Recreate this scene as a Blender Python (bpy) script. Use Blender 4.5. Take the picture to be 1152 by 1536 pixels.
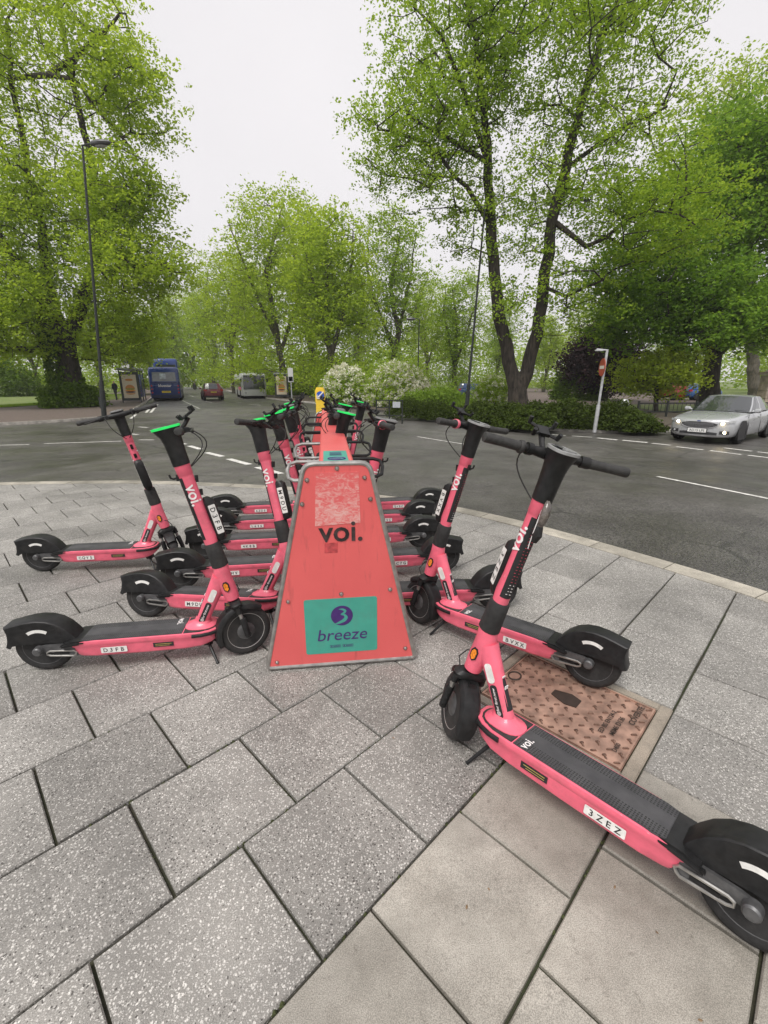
import bpy, bmesh, math, random
import numpy as np
from math import radians, sin, cos, pi, sqrt
from mathutils import Vector, Matrix
from mathutils.geometry import delaunay_2d_cdt

for o in list(bpy.data.objects): bpy.data.objects.remove(o)
scene = bpy.context.scene
COL = scene.collection

# ------------------------------------------------------------------ camera
CAM_H = 1.45; FPX = 671.0; HORIZON = 572.0
PITCH = math.atan((768 - HORIZON) / FPX)
cd = bpy.data.cameras.new('camera')
cd.sensor_fit = 'VERTICAL'; cd.sensor_height = 24.0; cd.lens = FPX / 1536 * 24.0
cd.clip_start = 0.02; cd.clip_end = 4000
cam = bpy.data.objects.new('camera', cd); COL.objects.link(cam)
cam.location = (0, 0, CAM_H); cam.rotation_euler = (pi/2 - PITCH, 0, 0)
scene.camera = cam

# ------------------------------------------------------------------ overcast sky
SUN_EL, SUN_AZ = radians(58), radians(205)
w = bpy.data.worlds.new('World'); scene.world = w; w.use_nodes = True
nt = w.node_tree; nt.nodes.clear()
sky = nt.nodes.new('ShaderNodeTexSky'); sky.sky_type = 'NISHITA'; sky.sun_disc = False
sky.sun_elevation = SUN_EL; sky.sun_rotation = SUN_AZ; sky.dust_density = 4.0
tc = nt.nodes.new('ShaderNodeTexCoord')
nz = nt.nodes.new('ShaderNodeTexNoise'); nz.inputs['Scale'].default_value = 1.6; nz.inputs['Detail'].default_value = 5
cr = nt.nodes.new('ShaderNodeValToRGB')
cr.color_ramp.elements[0].position = .30; cr.color_ramp.elements[0].color = (4.25, 4.14, 4.22, 1)
cr.color_ramp.elements[1].position = .72; cr.color_ramp.elements[1].color = (4.75, 4.6, 4.68, 1)
mx = nt.nodes.new('ShaderNodeMix'); mx.data_type = 'RGBA'; mx.inputs[0].default_value = .97
bg = nt.nodes.new('ShaderNodeBackground'); bg.inputs['Strength'].default_value = 0.1
ow = nt.nodes.new('ShaderNodeOutputWorld')
nt.links.new(tc.outputs['Generated'], nz.inputs['Vector']); nt.links.new(nz.outputs['Fac'], cr.inputs['Fac'])
nt.links.new(sky.outputs[0], mx.inputs[6]); nt.links.new(cr.outputs[0], mx.inputs[7])
nt.links.new(mx.outputs[2], bg.inputs['Color']); nt.links.new(bg.outputs[0], ow.inputs[0])

sl = bpy.data.lights.new('sun', 'SUN'); sl.energy = 1.5; sl.angle = radians(26); sl.color = (1.0, .97, .93)
so = bpy.data.objects.new('sun', sl); COL.objects.link(so)
so.rotation_euler = (pi/2 - SUN_EL, 0, pi - SUN_AZ)
vs = scene.view_settings; vs.view_transform = 'Standard'; vs.look = 'None'; vs.gamma = 1; vs.exposure = 1.0
vs.use_curve_mapping = False

# ------------------------------------------------------------------ pixel -> place
_F = np.array([0, cos(PITCH), -sin(PITCH)]); _U = np.array([0, sin(PITCH), cos(PITCH)]); _R = np.array([1., 0, 0])
def ray(px, py): return _F + (px-576)/FPX*_R - (py-768)/FPX*_U
def at(px, py, Y):
    d = ray(px, py); q = d*(Y/d[1]); return Vector((q[0], q[1], q[2]+CAM_H))
def sst(a, b, v):
    t = min(1, max(0, (v-a)/(b-a))); return t*t*(3-2*t)
def zr(x, y):
    r = math.hypot(x, y); s = sst(6, 14, r)
    return -.12 - .18*s - .17*sst(2, 9, x)*s
def G(px, py, dz=0.0):
    d = ray(px, py); z = -.12
    for _ in range(12):
        t = (z+dz-CAM_H)/d[2]; x, y = d[0]*t, d[1]*t; z = zr(x, y)
    return Vector((x, y, z+dz))
def G0(px, py, z=0.0):
    d = ray(px, py); t = (z-CAM_H)/d[2]; return Vector((d[0]*t, d[1]*t, z))

# ------------------------------------------------------------------ materials
MATS = {}
def nodes(name):
    m = bpy.data.materials.new(name); m.use_nodes = True; t = m.node_tree
    return m, t, t.nodes['Principled BSDF']
def N(t, typ, **kw):
    n = t.nodes.new(typ)
    for k, v in kw.items():
        if k in n.inputs: n.inputs[k].default_value = v
        else: setattr(n, k, v)
    return n
def noise_col(t, pos, scale, c0, c1, lo=.35, hi=.65, detail=4):
    n = N(t, 'ShaderNodeTexNoise', Scale=scale, Detail=detail)
    t.links.new(pos, n.inputs['Vector'])
    r = t.nodes.new('ShaderNodeValToRGB'); e = r.color_ramp.elements
    e[0].position = lo; e[0].color = (*c0, 1); e[1].position = hi; e[1].color = (*c1, 1)
    t.links.new(n.outputs['Fac'], r.inputs['Fac']); return r.outputs[0], n.outputs['Fac']
def mixc(t, fac, a, b, blend='MIX'):
    m = N(t, 'ShaderNodeMix', data_type='RGBA', blend_type=blend)
    for s, v in ((0, fac), (6, a), (7, b)):
        if hasattr(v, 'is_linked') or hasattr(v, 'links'): t.links.new(v, m.inputs[s])
        elif s == 0: m.inputs[0].default_value = v
        else: m.inputs[s].default_value = (*v, 1)
    return m.outputs[2]
def bump(t, h, strength, dist, bs):
    b = N(t, 'ShaderNodeBump', Strength=strength, Distance=dist)
    t.links.new(h, b.inputs['Height']); t.links.new(b.outputs[0], bs.inputs['Normal']); return b
def pm(name, col, rough=.5, metal=0., var=.12, vs=30., dirt=0., coat=0., spec=.5, bmp=0., bs=200., emit=None, scuff=None):
    """plain painted / moulded surface: colour, slight mottling, optional grime and fine relief"""
    if name in MATS: return MATS[name]
    m, t, b = nodes(name)
    g = t.nodes.new('ShaderNodeTexCoord'); pos = g.outputs['Object']
    c, f = noise_col(t, pos, vs, tuple(x*(1-var) for x in col), tuple(min(1, x*(1+var)) for x in col))
    if dirt:
        n = N(t, 'ShaderNodeTexNoise', Scale=9., Detail=8., Roughness=.7); t.links.new(pos, n.inputs['Vector'])
        r = N(t, 'ShaderNodeMapRange'); t.links.new(n.outputs['Fac'], r.inputs[0])
        r.inputs[1].default_value = .5; r.inputs[2].default_value = .75; r.inputs[4].default_value = dirt
        c = mixc(t, r.outputs[0], c, (.12, .105, .09))
    if scuff:
        mp = N(t, 'ShaderNodeMapping'); mp.inputs['Rotation'].default_value = (.3, .5, .2); mp.inputs['Scale'].default_value = (1, 6, 2.5); t.links.new(pos, mp.inputs['Vector'])
        n = N(t, 'ShaderNodeTexNoise', Scale=16., Detail=9., Roughness=.72); t.links.new(mp.outputs[0], n.inputs['Vector'])
        r = N(t, 'ShaderNodeMapRange'); t.links.new(n.outputs['Fac'], r.inputs[0]); r.inputs[1].default_value = .64; r.inputs[2].default_value = .70; r.inputs[4].default_value = .55
        c = mixc(t, r.outputs[0], c, scuff)
    t.links.new(c, b.inputs['Base Color'])
    rr = N(t, 'ShaderNodeMapRange'); t.links.new(f, rr.inputs[0]); rr.inputs[3].default_value = max(.03, rough-.1); rr.inputs[4].default_value = min(1, rough+.1)
    t.links.new(rr.outputs[0], b.inputs['Roughness'])
    b.inputs['Metallic'].default_value = metal; b.inputs['Coat Weight'].default_value = coat
    b.inputs['Specular IOR Level'].default_value = spec
    if bmp:
        n = N(t, 'ShaderNodeTexNoise', Scale=bs, Detail=3.); t.links.new(pos, n.inputs['Vector'])
        bump(t, n.outputs['Fac'], bmp, .002, b)
    if emit:
        b.inputs['Emission Color'].default_value = (*emit[0], 1); b.inputs['Emission Strength'].default_value = emit[1]
    MATS[name] = m; return m

# ------------------------------------------------------------------ mesh building
class MB:
    def __init__(s): s.v = []; s.f = []; s.m = []
    def add(s, vs, fs, mi=0):
        k = len(s.v); s.v.extend([tuple(p) for p in vs]); s.f.extend([tuple(i+k for i in f) for f in fs]); s.m.extend([mi]*len(fs)); return s
    def box(s, c, size, M=None, mi=0, taper=1.0):
        x, y, z = (a/2 for a in size); c = Vector(c)
        P = [Vector((sx*x*(taper if sz > 0 else 1), sy*y*(taper if sz > 0 else 1), sz*z)) for sz in (-1, 1) for sx, sy in ((-1,-1),(1,-1),(1,1),(-1,1))]
        P = [(M @ p if M else p)+c for p in P]
        return s.add(P, [(3,2,1,0),(4,5,6,7),(0,1,5,4),(1,2,6,5),(2,3,7,6),(3,0,4,7)], mi)
    def loft(s, rings, mi=0, caps=(True, True), closed=True):
        n = len(rings[0]); vs = [p for r in rings for p in r]; fs = []
        for i in range(len(rings)-1):
            for j in range(n if closed else n-1):
                k = (j+1) % n; fs.append((i*n+j, i*n+k, (i+1)*n+k, (i+1)*n+j))
        if caps[0]: fs.append(tuple(reversed(range(n))))
        if caps[1]: fs.append(tuple(range((len(rings)-1)*n, len(rings)*n)))
        return s.add(vs, fs, mi)
    def tube(s, path, rad, n=8, mi=0, caps=True):
        P = [Vector(p) for p in path]
        if not hasattr(rad, '__len__'): rad = [rad]*len(P)
        rings = []; ref = None
        for i, p in enumerate(P):
            d = (P[min(i+1, len(P)-1)]-P[max(i-1, 0)]).normalized()
            if ref is None: ref = Vector((0,0,1)) if abs(d.z) < .9 else Vector((1,0,0))
            a = (ref - d*ref.dot(d)).normalized(); b = d.cross(a); ref = a
            rings.append([p+(a*cos(2*pi*k/n)+b*sin(2*pi*k/n))*rad[i] for k in range(n)])
        return s.loft(rings, mi, (caps, caps))
    def lathe(s, prof, M, n=24, mi=0):
        """profile of (radius, along-axis) about local z of M"""
        rings = [[M @ Vector((r*cos(2*pi*k/n), r*sin(2*pi*k/n), z)) for k in range(n)] for r, z in prof]
        return s.loft(rings, mi, (prof[0][0] > 1e-5, prof[-1][0] > 1e-5))
    def prism(s, poly, M, d0, d1, mi=0):
        """2-D outline in local xy of M, extruded along local z"""
        a = [M @ Vector((x, y, d0)) for x, y in poly]; b = [M @ Vector((x, y, d1)) for x, y in poly]
        return s.loft([a, b], mi)
    def build(s, name, mats, parent=None, smooth=38, bev=0., seg=2, sub=0):
        me = bpy.data.meshes.new(name); me.from_pydata(s.v, [], s.f)
        for m in (mats if isinstance(mats, (list, tuple)) else [mats]): me.materials.append(m)
        me.polygons.foreach_set('material_index', s.m)
        bm = bmesh.new(); bm.from_mesh(me)
        if bev:
            ed = [e for e in bm.edges if len(e.link_faces) == 2 and e.calc_face_angle(0) > .6]
            bmesh.ops.bevel(bm, geom=ed, offset=bev, segments=seg, affect='EDGES', clamp_overlap=True)
        bmesh.ops.recalc_face_normals(bm, faces=bm.faces)
        bm.to_mesh(me); bm.free()
        if smooth:
            me.shade_smooth(); me.set_sharp_from_angle(angle=radians(smooth))
        return put(name, me, parent)
def put(name, me, parent=None, M=None):
    o = bpy.data.objects.new(name, me); COL.objects.link(o)
    if parent: o.parent = parent
    if M is not None: o.matrix_local = M
    return o
def thing(name, label, cat, loc=(0,0,0), rz=0., group=None, ry=0., rx=0.):
    o = bpy.data.objects.new(name, None); COL.objects.link(o); o.empty_display_size = .1
    o.location = loc; o.rotation_euler = (rx, ry, rz)
    return tag(o, label, cat, group)
def tag(o, label, cat, group=None):
    o['label'] = label; o['category'] = cat
    if group: o['group'] = group
    return o
def struct(o, kind='structure'):
    o['kind'] = kind; return o
XM = Matrix(((0,0,1,0),(1,0,0,0),(0,1,0,0),(0,0,0,1)))      # local z -> world x, xy -> yz
YM = Matrix(((1,0,0,0),(0,0,1,0),(0,1,0,0),(0,0,0,1)))      # local xy -> xz, z -> y
def ell(c, U, V, a, b, n=16, e=1.0):
    r = []
    for k in range(n):
        t = 2*pi*k/n; cx, cy = cos(t), sin(t)
        r.append(c + U*(a*math.copysign(abs(cx)**e, cx)) + V*(b*math.copysign(abs(cy)**e, cy)))
    return r
TXT = {}
def text(s, bold=0.0, shear=0.0):
    """flat glyph outlines of a string, height of capitals about 0.7, centred"""
    k = (s, bold, shear)
    if k in TXT: return TXT[k]
    cu = bpy.data.curves.new('lettering', 'FONT'); cu.body = s; cu.size = 1; cu.offset = bold; cu.shear = shear
    cu.align_x = 'CENTER'; cu.align_y = 'CENTER'; cu.resolution_u = 3
    o = bpy.data.objects.new('lettering', cu); COL.objects.link(o)
    me = o.to_mesh(); V = [tuple(v.co) for v in me.vertices]; Fc = [tuple(p.vertices) for p in me.polygons]
    o.to_mesh_clear(); bpy.data.objects.remove(o); bpy.data.curves.remove(cu)
    cx = (min(v[0] for v in V)+max(v[0] for v in V))/2; cy = (min(v[1] for v in V)+max(v[1] for v in V))/2
    V = [(v[0]-cx, v[1]-cy, 0.) for v in V]; TXT[k] = (V, Fc); return TXT[k]
def put_text(mb, s, M, size, mi=0, bold=.012, shear=0., wrap=None):
    V, Fc = text(s, bold, shear)
    if wrap:                                        # cut the glyphs into strips so that they can follow a round tube
        bm = bmesh.new(); bv = [bm.verts.new(v) for v in V]
        for f in Fc:
            try: bm.faces.new([bv[i] for i in f])
            except ValueError: pass
        for k in range(-7, 8): bmesh.ops.bisect_plane(bm, geom=bm.verts[:]+bm.edges[:]+bm.faces[:], plane_co=(0, k*.065, 0), plane_no=(0, 1, 0), dist=1e-5)
        bm.verts.index_update(); V = [tuple(v.co) for v in bm.verts]; Fc = [tuple(v.index for v in f.verts) for f in bm.faces]; bm.free()
    P = [Vector((x*size, y*size, 0)) for x, y, z in V]
    mb.add([wrap(p) if wrap else M @ p for p in P], Fc, mi)
rnd = random.Random(7)
# ================================================================== GROUND
def pos_node(t): return t.nodes.new('ShaderNodeNewGeometry').outputs['Position']
def mat_asphalt():
    m, t, b = nodes('asphalt'); p = pos_node(t)
    c, f = noise_col(t, p, .35, (.066,.063,.060), (.108,.103,.098), .3, .7, 6)
    v = N(t, 'ShaderNodeTexVoronoi', Scale=75.); t.links.new(p, v.inputs['Vector'])
    r = t.nodes.new('ShaderNodeValToRGB'); r.color_ramp.elements[0].color = (.45,.45,.45,1); r.color_ramp.elements[1].color = (1.6,1.57,1.5,1)
    sx = N(t, 'ShaderNodeSeparateColor'); t.links.new(v.outputs['Color'], sx.inputs[0]); t.links.new(sx.outputs[0], r.inputs['Fac'])
    c2 = mixc(t, 1.0, c, r.outputs[0], 'MULTIPLY')
    st, sf = noise_col(t, p, 1.7, (.75,.74,.73), (1.15,1.15,1.15), .35, .68, 7)
    ce = N(t, 'ShaderNodeTexVoronoi', feature='DISTANCE_TO_EDGE', Scale=.42); dn = N(t, 'ShaderNodeTexNoise', Scale=2.2, Detail=6.); t.links.new(p, dn.inputs['Vector']); t.links.new(mixc(t, .25, p, dn.outputs['Color']), ce.inputs['Vector'])
    ck = N(t, 'ShaderNodeMapRange'); t.links.new(ce.outputs['Distance'], ck.inputs[0]); ck.inputs[1].default_value = .004; ck.inputs[2].default_value = .014; ck.inputs[3].default_value = .8; ck.inputs[4].default_value = 0.
    km = N(t, 'ShaderNodeMapRange'); t.links.new(sf, km.inputs[0]); km.inputs[1].default_value = .48; km.inputs[2].default_value = .56; kk = N(t, 'ShaderNodeMath', operation='MULTIPLY'); t.links.new(ck.outputs[0], kk.inputs[0]); t.links.new(km.outputs[0], kk.inputs[1])
    pa = N(t, 'ShaderNodeTexVoronoi', Scale=.23); t.links.new(p, pa.inputs['Vector']); ps = N(t, 'ShaderNodeSeparateColor'); t.links.new(pa.outputs['Color'], ps.inputs[0]); pr = N(t, 'ShaderNodeMapRange'); t.links.new(ps.outputs[0], pr.inputs[0]); pr.inputs[3].default_value = .86; pr.inputs[4].default_value = 1.12
    c3 = mixc(t, 1.0, mixc(t, 1.0, c2, st, 'MULTIPLY'), pr.outputs[0], 'MULTIPLY')
    t.links.new(mixc(t, kk.outputs[0], c3, (.03,.028,.026)), b.inputs['Base Color'])
    rr = N(t, 'ShaderNodeMapRange'); n2 = N(t, 'ShaderNodeTexNoise', Scale=.8, Detail=5.); t.links.new(p, n2.inputs['Vector'])
    t.links.new(n2.outputs['Fac'], rr.inputs[0]); rr.inputs[1].default_value = .35; rr.inputs[2].default_value = .65; rr.inputs[3].default_value = .30; rr.inputs[4].default_value = .58
    t.links.new(rr.outputs[0], b.inputs['Roughness']); bump(t, v.outputs['Distance'], .6, .006, b); return m
def mat_slab(name, base, speck, buff=False):
    m, t, b = nodes(name); p = pos_node(t)
    oi = t.nodes.new('ShaderNodeObjectInfo')
    lo, hi = tuple(x*.82 for x in base), tuple(x*1.15 for x in base)
    c, f = noise_col(t, p, 3.0, lo, hi, .32, .68, 7)
    if not buff:
        d = N(t, 'ShaderNodeTexNoise', Scale=60., Detail=2.); t.links.new(p, d.inputs['Vector'])
        pw = mixc(t, .012, p, d.outputs['Color'])
        for sc, th, col, k in ((112., .58, speck, 0), (180., .52, tuple(x*.80 for x in speck), 1), (130., .80, (.09,.083,.075), 2)):
            v = N(t, 'ShaderNodeTexVoronoi', Scale=sc); t.links.new(pw, v.inputs['Vector'])
            sx = N(t, 'ShaderNodeSeparateColor'); t.links.new(v.outputs['Color'], sx.inputs[0])
            g1 = N(t, 'ShaderNodeMath', operation='GREATER_THAN'); t.links.new(sx.outputs[k], g1.inputs[0]); g1.inputs[1].default_value = th
            g2 = N(t, 'ShaderNodeMapRange'); t.links.new(v.outputs['Distance'], g2.inputs[0]); g2.inputs[1].default_value = .42; g2.inputs[2].default_value = .30
            mu = N(t, 'ShaderNodeMath', operation='MULTIPLY'); t.links.new(g1.outputs[0], mu.inputs[0]); t.links.new(g2.outputs[0], mu.inputs[1])
            c = mixc(t, mu.outputs[0], c, col)
            if k == 0: hv = mu.outputs[0]
    else:
        for sc, col, a, z in ((260., (.20,.185,.16), .50, .66), (30., (.10,.085,.07), .60, .70), (6., (.17,.15,.125), .45, .70), (2.3, (.20,.185,.155), .40, .62)):
            n = N(t, 'ShaderNodeTexNoise', Scale=sc, Detail=8., Roughness=.65); t.links.new(p, n.inputs['Vector'])
            r = N(t, 'ShaderNodeMapRange'); t.links.new(n.outputs['Fac'], r.inputs[0]); r.inputs[1].default_value = a; r.inputs[2].default_value = z; r.inputs[4].default_value = .6
            c = mixc(t, r.outputs[0], c, col)
        hv = f
    fg, ff = noise_col(t, p, 420., (.70,.70,.70), (1.25,1.25,1.25), .38, .62, 3); c = mixc(t, 1.0, c, fg, 'MULTIPLY')
    # large damp / grimy stains and slab to slab difference
    n = N(t, 'ShaderNodeTexNoise', Scale=1.3, Detail=6., Roughness=.6); t.links.new(p, n.inputs['Vector'])
    r = N(t, 'ShaderNodeMapRange'); t.links.new(n.outputs['Fac'], r.inputs[0]); r.inputs[1].default_value = .35; r.inputs[2].default_value = .7; r.inputs[3].default_value = .70; r.inputs[4].default_value = 1.14
    c = mixc(t, 1.0, c, r.outputs[0], 'MULTIPLY')
    gv = N(t, 'ShaderNodeTexVoronoi', Scale=3.4); t.links.new(p, gv.inputs['Vector']); gr = N(t, 'ShaderNodeMapRange'); t.links.new(gv.outputs['Distance'], gr.inputs[0]); gr.inputs[1].default_value = .055; gr.inputs[2].default_value = .038; gr.inputs[4].default_value = .55
    gs = N(t, 'ShaderNodeSeparateColor'); t.links.new(gv.outputs['Color'], gs.inputs[0]); gg = N(t, 'ShaderNodeMath', operation='GREATER_THAN'); t.links.new(gs.outputs[0], gg.inputs[0]); gg.inputs[1].default_value = .72; gm = N(t, 'ShaderNodeMath', operation='MULTIPLY'); t.links.new(gr.outputs[0], gm.inputs[0]); t.links.new(gg.outputs[0], gm.inputs[1])
    c = mixc(t, gm.outputs[0], c, (.10,.095,.088))
    q = N(t, 'ShaderNodeMapRange'); t.links.new(oi.outputs['Random'], q.inputs[0]); q.inputs[3].default_value = .86; q.inputs[4].default_value = 1.10
    c = mixc(t, 1.0, c, q.outputs[0], 'MULTIPLY')
    t.links.new(c, b.inputs['Base Color'])
    rr = N(t, 'ShaderNodeMapRange'); t.links.new(n.outputs['Fac'], rr.inputs[0]); rr.inputs[3].default_value = .42; rr.inputs[4].default_value = .8
    t.links.new(rr.outputs[0], b.inputs['Roughness'])
    n3 = N(t, 'ShaderNodeTexNoise', Scale=180., Detail=4.); t.links.new(p, n3.inputs['Vector'])
    ad = N(t, 'ShaderNodeMath', operation='ADD'); t.links.new(hv, ad.inputs[0]); t.links.new(n3.outputs['Fac'], ad.inputs[1])
    bump(t, ad.outputs[0], .55 if not buff else .3, .0018, b); return m
def mat_ground(name, c0, c1, scale, rough=.9, c2=None):
    m, t, b = nodes(name); p = pos_node(t)
    c, f = noise_col(t, p, scale, c0, c1, .3, .7, 8)
    if c2:
        k, f2 = noise_col(t, p, scale*.12, (0,0,0), (1,1,1), .4, .65, 4); c = mixc(t, k, c, c2)
    t.links.new(c, b.inputs['Base Color']); b.inputs['Roughness'].default_value = rough; bump(t, f, .8, .02, b); return m
M_ASPH = mat_asphalt()
M_SLAB = mat_slab('exposed_aggregate_slab', (.262,.250,.230), (.60,.578,.54))
M_BUFF = mat_slab('plain_concrete_slab', (.43,.402,.352), (0,0,0), True)
M_JOINT = mat_ground('joint_soil', (.025,.021,.016), (.06,.052,.035), 25, .95, (.035,.045,.018))
M_KERB = mat_slab('cream_kerb_stone', (.52,.48,.40), (.30,.27,.22), True)
M_GRASS = mat_ground('lawn', (.075,.125,.022), (.15,.21,.045), 6, .95, (.17,.19,.06))
M_BROWN = mat_ground('brown_tarmac', (.095,.072,.06), (.15,.115,.098), 9, .85)
M_MULCH = mat_ground('bed_soil', (.045,.035,.026), (.11,.09,.06), 12, .95)
M_LINE = pm('road_paint', (.62,.61,.57), .7, var=.25, vs=14, dirt=.5)
M_MOSS = pm('moss', (.055,.065,.022), .95, var=.5, vs=90)

def sheet(name, poly, zf, mat, step=2.0, parent=None):
    """a ground sheet: polygon filled with a fine triangle mesh that follows the ground height"""
    xs = [p[0] for p in poly]; ys = [p[1] for p in poly]
    V = [Vector((p[0], p[1])) for p in poly]; n = len(V); E = [(i, (i+1) % n) for i in range(n)]
    x = min(xs)+step*.5
    while x < max(xs):
        y = min(ys)+step*.5
        while y < max(ys):
            if math.hypot(x, y) < 34: V.append(Vector((x, y)))
            y += step
        x += step
    r = delaunay_2d_cdt(V, E, [list(range(n))], 1, 1e-5)
    mb = MB(); mb.add([(v.x, v.y, zf(v.x, v.y)) for v in r[0]], [tuple(f) for f in r[2]])
    o = mb.build(name, mat, parent, smooth=60)
    return o
# --- far ground, road
mb = MB(); R = 2500
mb.add([(-R,-60,-.75),(R,-60,-.75),(R,R,-.75),(-R,R,-.75)], [(0,1,2,3)])
struct(mb.build('ground', M_GRASS, smooth=0))
road = struct(sheet('road', [(-90,-6),(90,-6),(90,150),(-90,150)], zr, M_ASPH, 1.0))

# --- near pavement outline (outer kerb edge, inner kerb edge)
KO = [(-260,733),(-120,727),(0,723),(97,721),(219,720),(300,723),(400,727),(530,737),(598,745),(659,753),(698,762),(795,782),(902,813),(982,835),(1152,884),(1330,945),(1600,1060)]
KI = [(-260,741),(-120,734),(0,730),(121,727),(243,729),(300,731),(400,736),(530,748),(598,757),(648,766),(689,771),(773,791),(862,816),(969,852),(1152,912),(1330,980),(1600,1110)]
def resamp(pts, n):
    P = [Vector(p) for p in pts]; L = [0]
    for a, b in zip(P, P[1:]): L.append(L[-1]+(b-a).length)
    out = []
    for i in range(n):
        s = L[-1]*i/(n-1); k = 0
        while k < len(P)-2 and L[k+1] < s: k += 1
        t = (s-L[k])/(L[k+1]-L[k]); out.append(P[k].lerp(P[k+1], t))
    return out
def smooth_line(P, it=8):
    for _ in range(it): P = [P[0]]+[(P[i-1]+2*P[i]+P[i+1])/4 for i in range(1, len(P)-1)]+[P[-1]]
    return P
ko = smooth_line(resamp([G0(*p) for p in KO], 64)); 
ki = []
for i, p in enumerate(ko):                        # kerb stones are of one width
    d = (ko[min(i+1, 63)]-ko[max(i-1, 0)]).normalized(); ki.append(p + Vector((d.y, -d.x, 0))*.215)
inner = [(p.x, p.y) for p in ki]
fp = [(p.x, p.y) for p in ko]
pavement = struct(sheet('pavement', fp+[(6.5,-3),(-8.5,-3),(-9.5,4)], lambda x, y: -.018, M_JOINT, 1.5))
# kerb stones, each about 0.9 m
def ground_kerb(line, width, top, bot, every, mat, parent, name='kerb_stone', side=1, gap=.008):
    P = line; i = 0
    while i < len(P)-1:
        j = min(i+every, len(P)-1); seg = P[i:j+1]; rings = []
        for k, p in enumerate(seg):
            q = P[min(i+k+1, len(P)-1)]; o = P[max(i+k-1, 0)]; d = (q-o).normalized(); nrm = Vector((d.y, -d.x, 0))*side
            if k == 0: p = p+d*gap*.5
            if k == len(seg)-1: p = p-d*gap*.5
            zt, zb = top(p), bot(p); r = .015
            rings.append([Vector((p.x, p.y, zb)), Vector((p.x, p.y, zt-r)), p*1+nrm*r+Vector((0,0,zt-p.z)), p+nrm*width+Vector((0,0,zt-p.z)), p+nrm*width+Vector((0,0,zb-p.z))])
        m = MB(); m.loft(rings); m.build(name, mat, parent, smooth=45); i = j
ground_kerb(ko, .207, lambda p: .001, lambda p: -.16, 3, M_KERB, pavement)

# --- slabs: running bond at 45 degrees
S2 = sqrt(.5)
def AB(a, b): return (a*S2-b*S2, a*S2+b*S2)
def clip(poly, A, B):                              # keep what lies to the right of A->B
    out = []
    def sd(p): return (B[0]-A[0])*(p[1]-A[1])-(B[1]-A[1])*(p[0]-A[0])
    for i in range(len(poly)):
        p, q = poly[i], poly[(i+1) % len(poly)]; a, c = sd(p), sd(q)
        if a <= 0: out.append(p)
        if (a < 0 < c) or (c < 0 < a): t = a/(a-c); out.append((p[0]+(q[0]-p[0])*t, p[1]+(q[1]-p[1])*t))
    return out
def area(p): return abs(sum(p[i][0]*p[(i+1) % len(p)][1]-p[(i+1) % len(p)][0]*p[i][1] for i in range(len(p))))/2
def visible(poly, z=0.):
    for x, y in poly:
        P = np.array([x, y, z-CAM_H]); d = P@_F
        if d < .15: continue
        px = 576+FPX*P[0]/d; py = 768-FPX*(P@_U)/d
        if -200 < px < 1350 and py < 1700: return True
    return False
MH = (1.575, 2.155, .275, 1.02)                    # manhole surround in a, b
courses = {k: .675+.43*k for k in range(-4, 26)}
courses[-1] = .275; courses[-2] = -.135; courses[-3] = -.55; courses[-4] = -.98
slab_n = 0
def add_slab(poly, buff):
    global slab_n
    z = rnd.gauss(0, .0012); tx, ty = rnd.gauss(0, .003), rnd.gauss(0, .003)
    cx = sum(p[0] for p in poly)/len(poly); cy = sum(p[1] for p in poly)/len(poly)
    ins = lambda p, d: (cx+(p[0]-cx)*(1-d), cy+(p[1]-cy)*(1-d))
    zz = lambda p: z+tx*(p[0]-cx)+ty*(p[1]-cy)
    r0 = [Vector((*p, -.03)) for p in poly]; r1 = [Vector((*p, zz(p)-.006)) for p in poly]; r2 = [Vector((*ins(p, .02), zz(p))) for p in poly]
    m = MB(); m.loft([r0, r1, r2]); m.build('slab', M_BUFF if buff else M_SLAB, pavement, smooth=0); slab_n += 1
for k in range(-4, 25):
    b0, b1 = courses[k], courses[k+1]; off = .45 if k % 2 == 0 else .235
    if k == -1: off = 1.05-.43*2+.0
    if k == -2: off = 1.27-.43*3
    a0 = off-.43*20
    while a0 < 9:
        g = .0036+rnd.random()*.0028
        A0, A1, B0, B1 = a0+g, a0+.43-g, b0+g, b1-g; a0 += .43
        rects = [(A0, A1, B0, B1)]
        if k in (-1, 0):                            # leave room for the manhole cover
            out = []
            for (p, q, r, s) in rects:
                if q <= MH[0] or p >= MH[1] or s <= MH[2] or r >= MH[3]: out.append((p, q, r, s)); continue
                if p < MH[0]-.02: out.append((p, MH[0]-.006, r, s))
                if q > MH[1]+.02: out.append((MH[1]+.006, q, r, s))
                if s > MH[3]+.02: out.append((max(p, MH[0]), min(q, MH[1]), MH[3]+.006, s))
            rects = out
        for (p, q, r, s) in rects:
            if q-p < .03: continue
            poly = [AB(p, r), AB(q, r), AB(q, s), AB(p, s)]
            cx, cy = AB((p+q)/2, (r+s)/2)
            if math.hypot(cx, cy) > 12 or cy < -.6: continue
            for i in range(0, 63, 1):
                A, B = inner[i], inner[i+1]
                if math.hypot(A[0]-cx, A[1]-cy) < 1.6: poly = clip(poly, A, B)
                if len(poly) < 3: break
            if len(poly) < 3 or area(poly) < .004: continue
            # points outside the kerb curve altogether
            near = min(range(64), key=lambda i: (inner[i][0]-cx)**2+(inner[i][1]-cy)**2); near = min(max(near, 1), 62)
            A, B = inner[near-1], inner[near+1]
            mxp = sum(t[0] for t in poly)/len(poly), sum(t[1] for t in poly)/len(poly)
            if (B[0]-A[0])*(mxp[1]-A[1])-(B[1]-A[1])*(mxp[0]-A[0]) > 0: continue
            if not visible(poly) and not (math.hypot(cx, cy) < 2.3 and cy > -.4): continue
            buff = (k == -1 and q < 1.6) or (k <= -2 and q < 1.75)
            add_slab(poly, buff)
print('slabs', slab_n)
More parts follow.
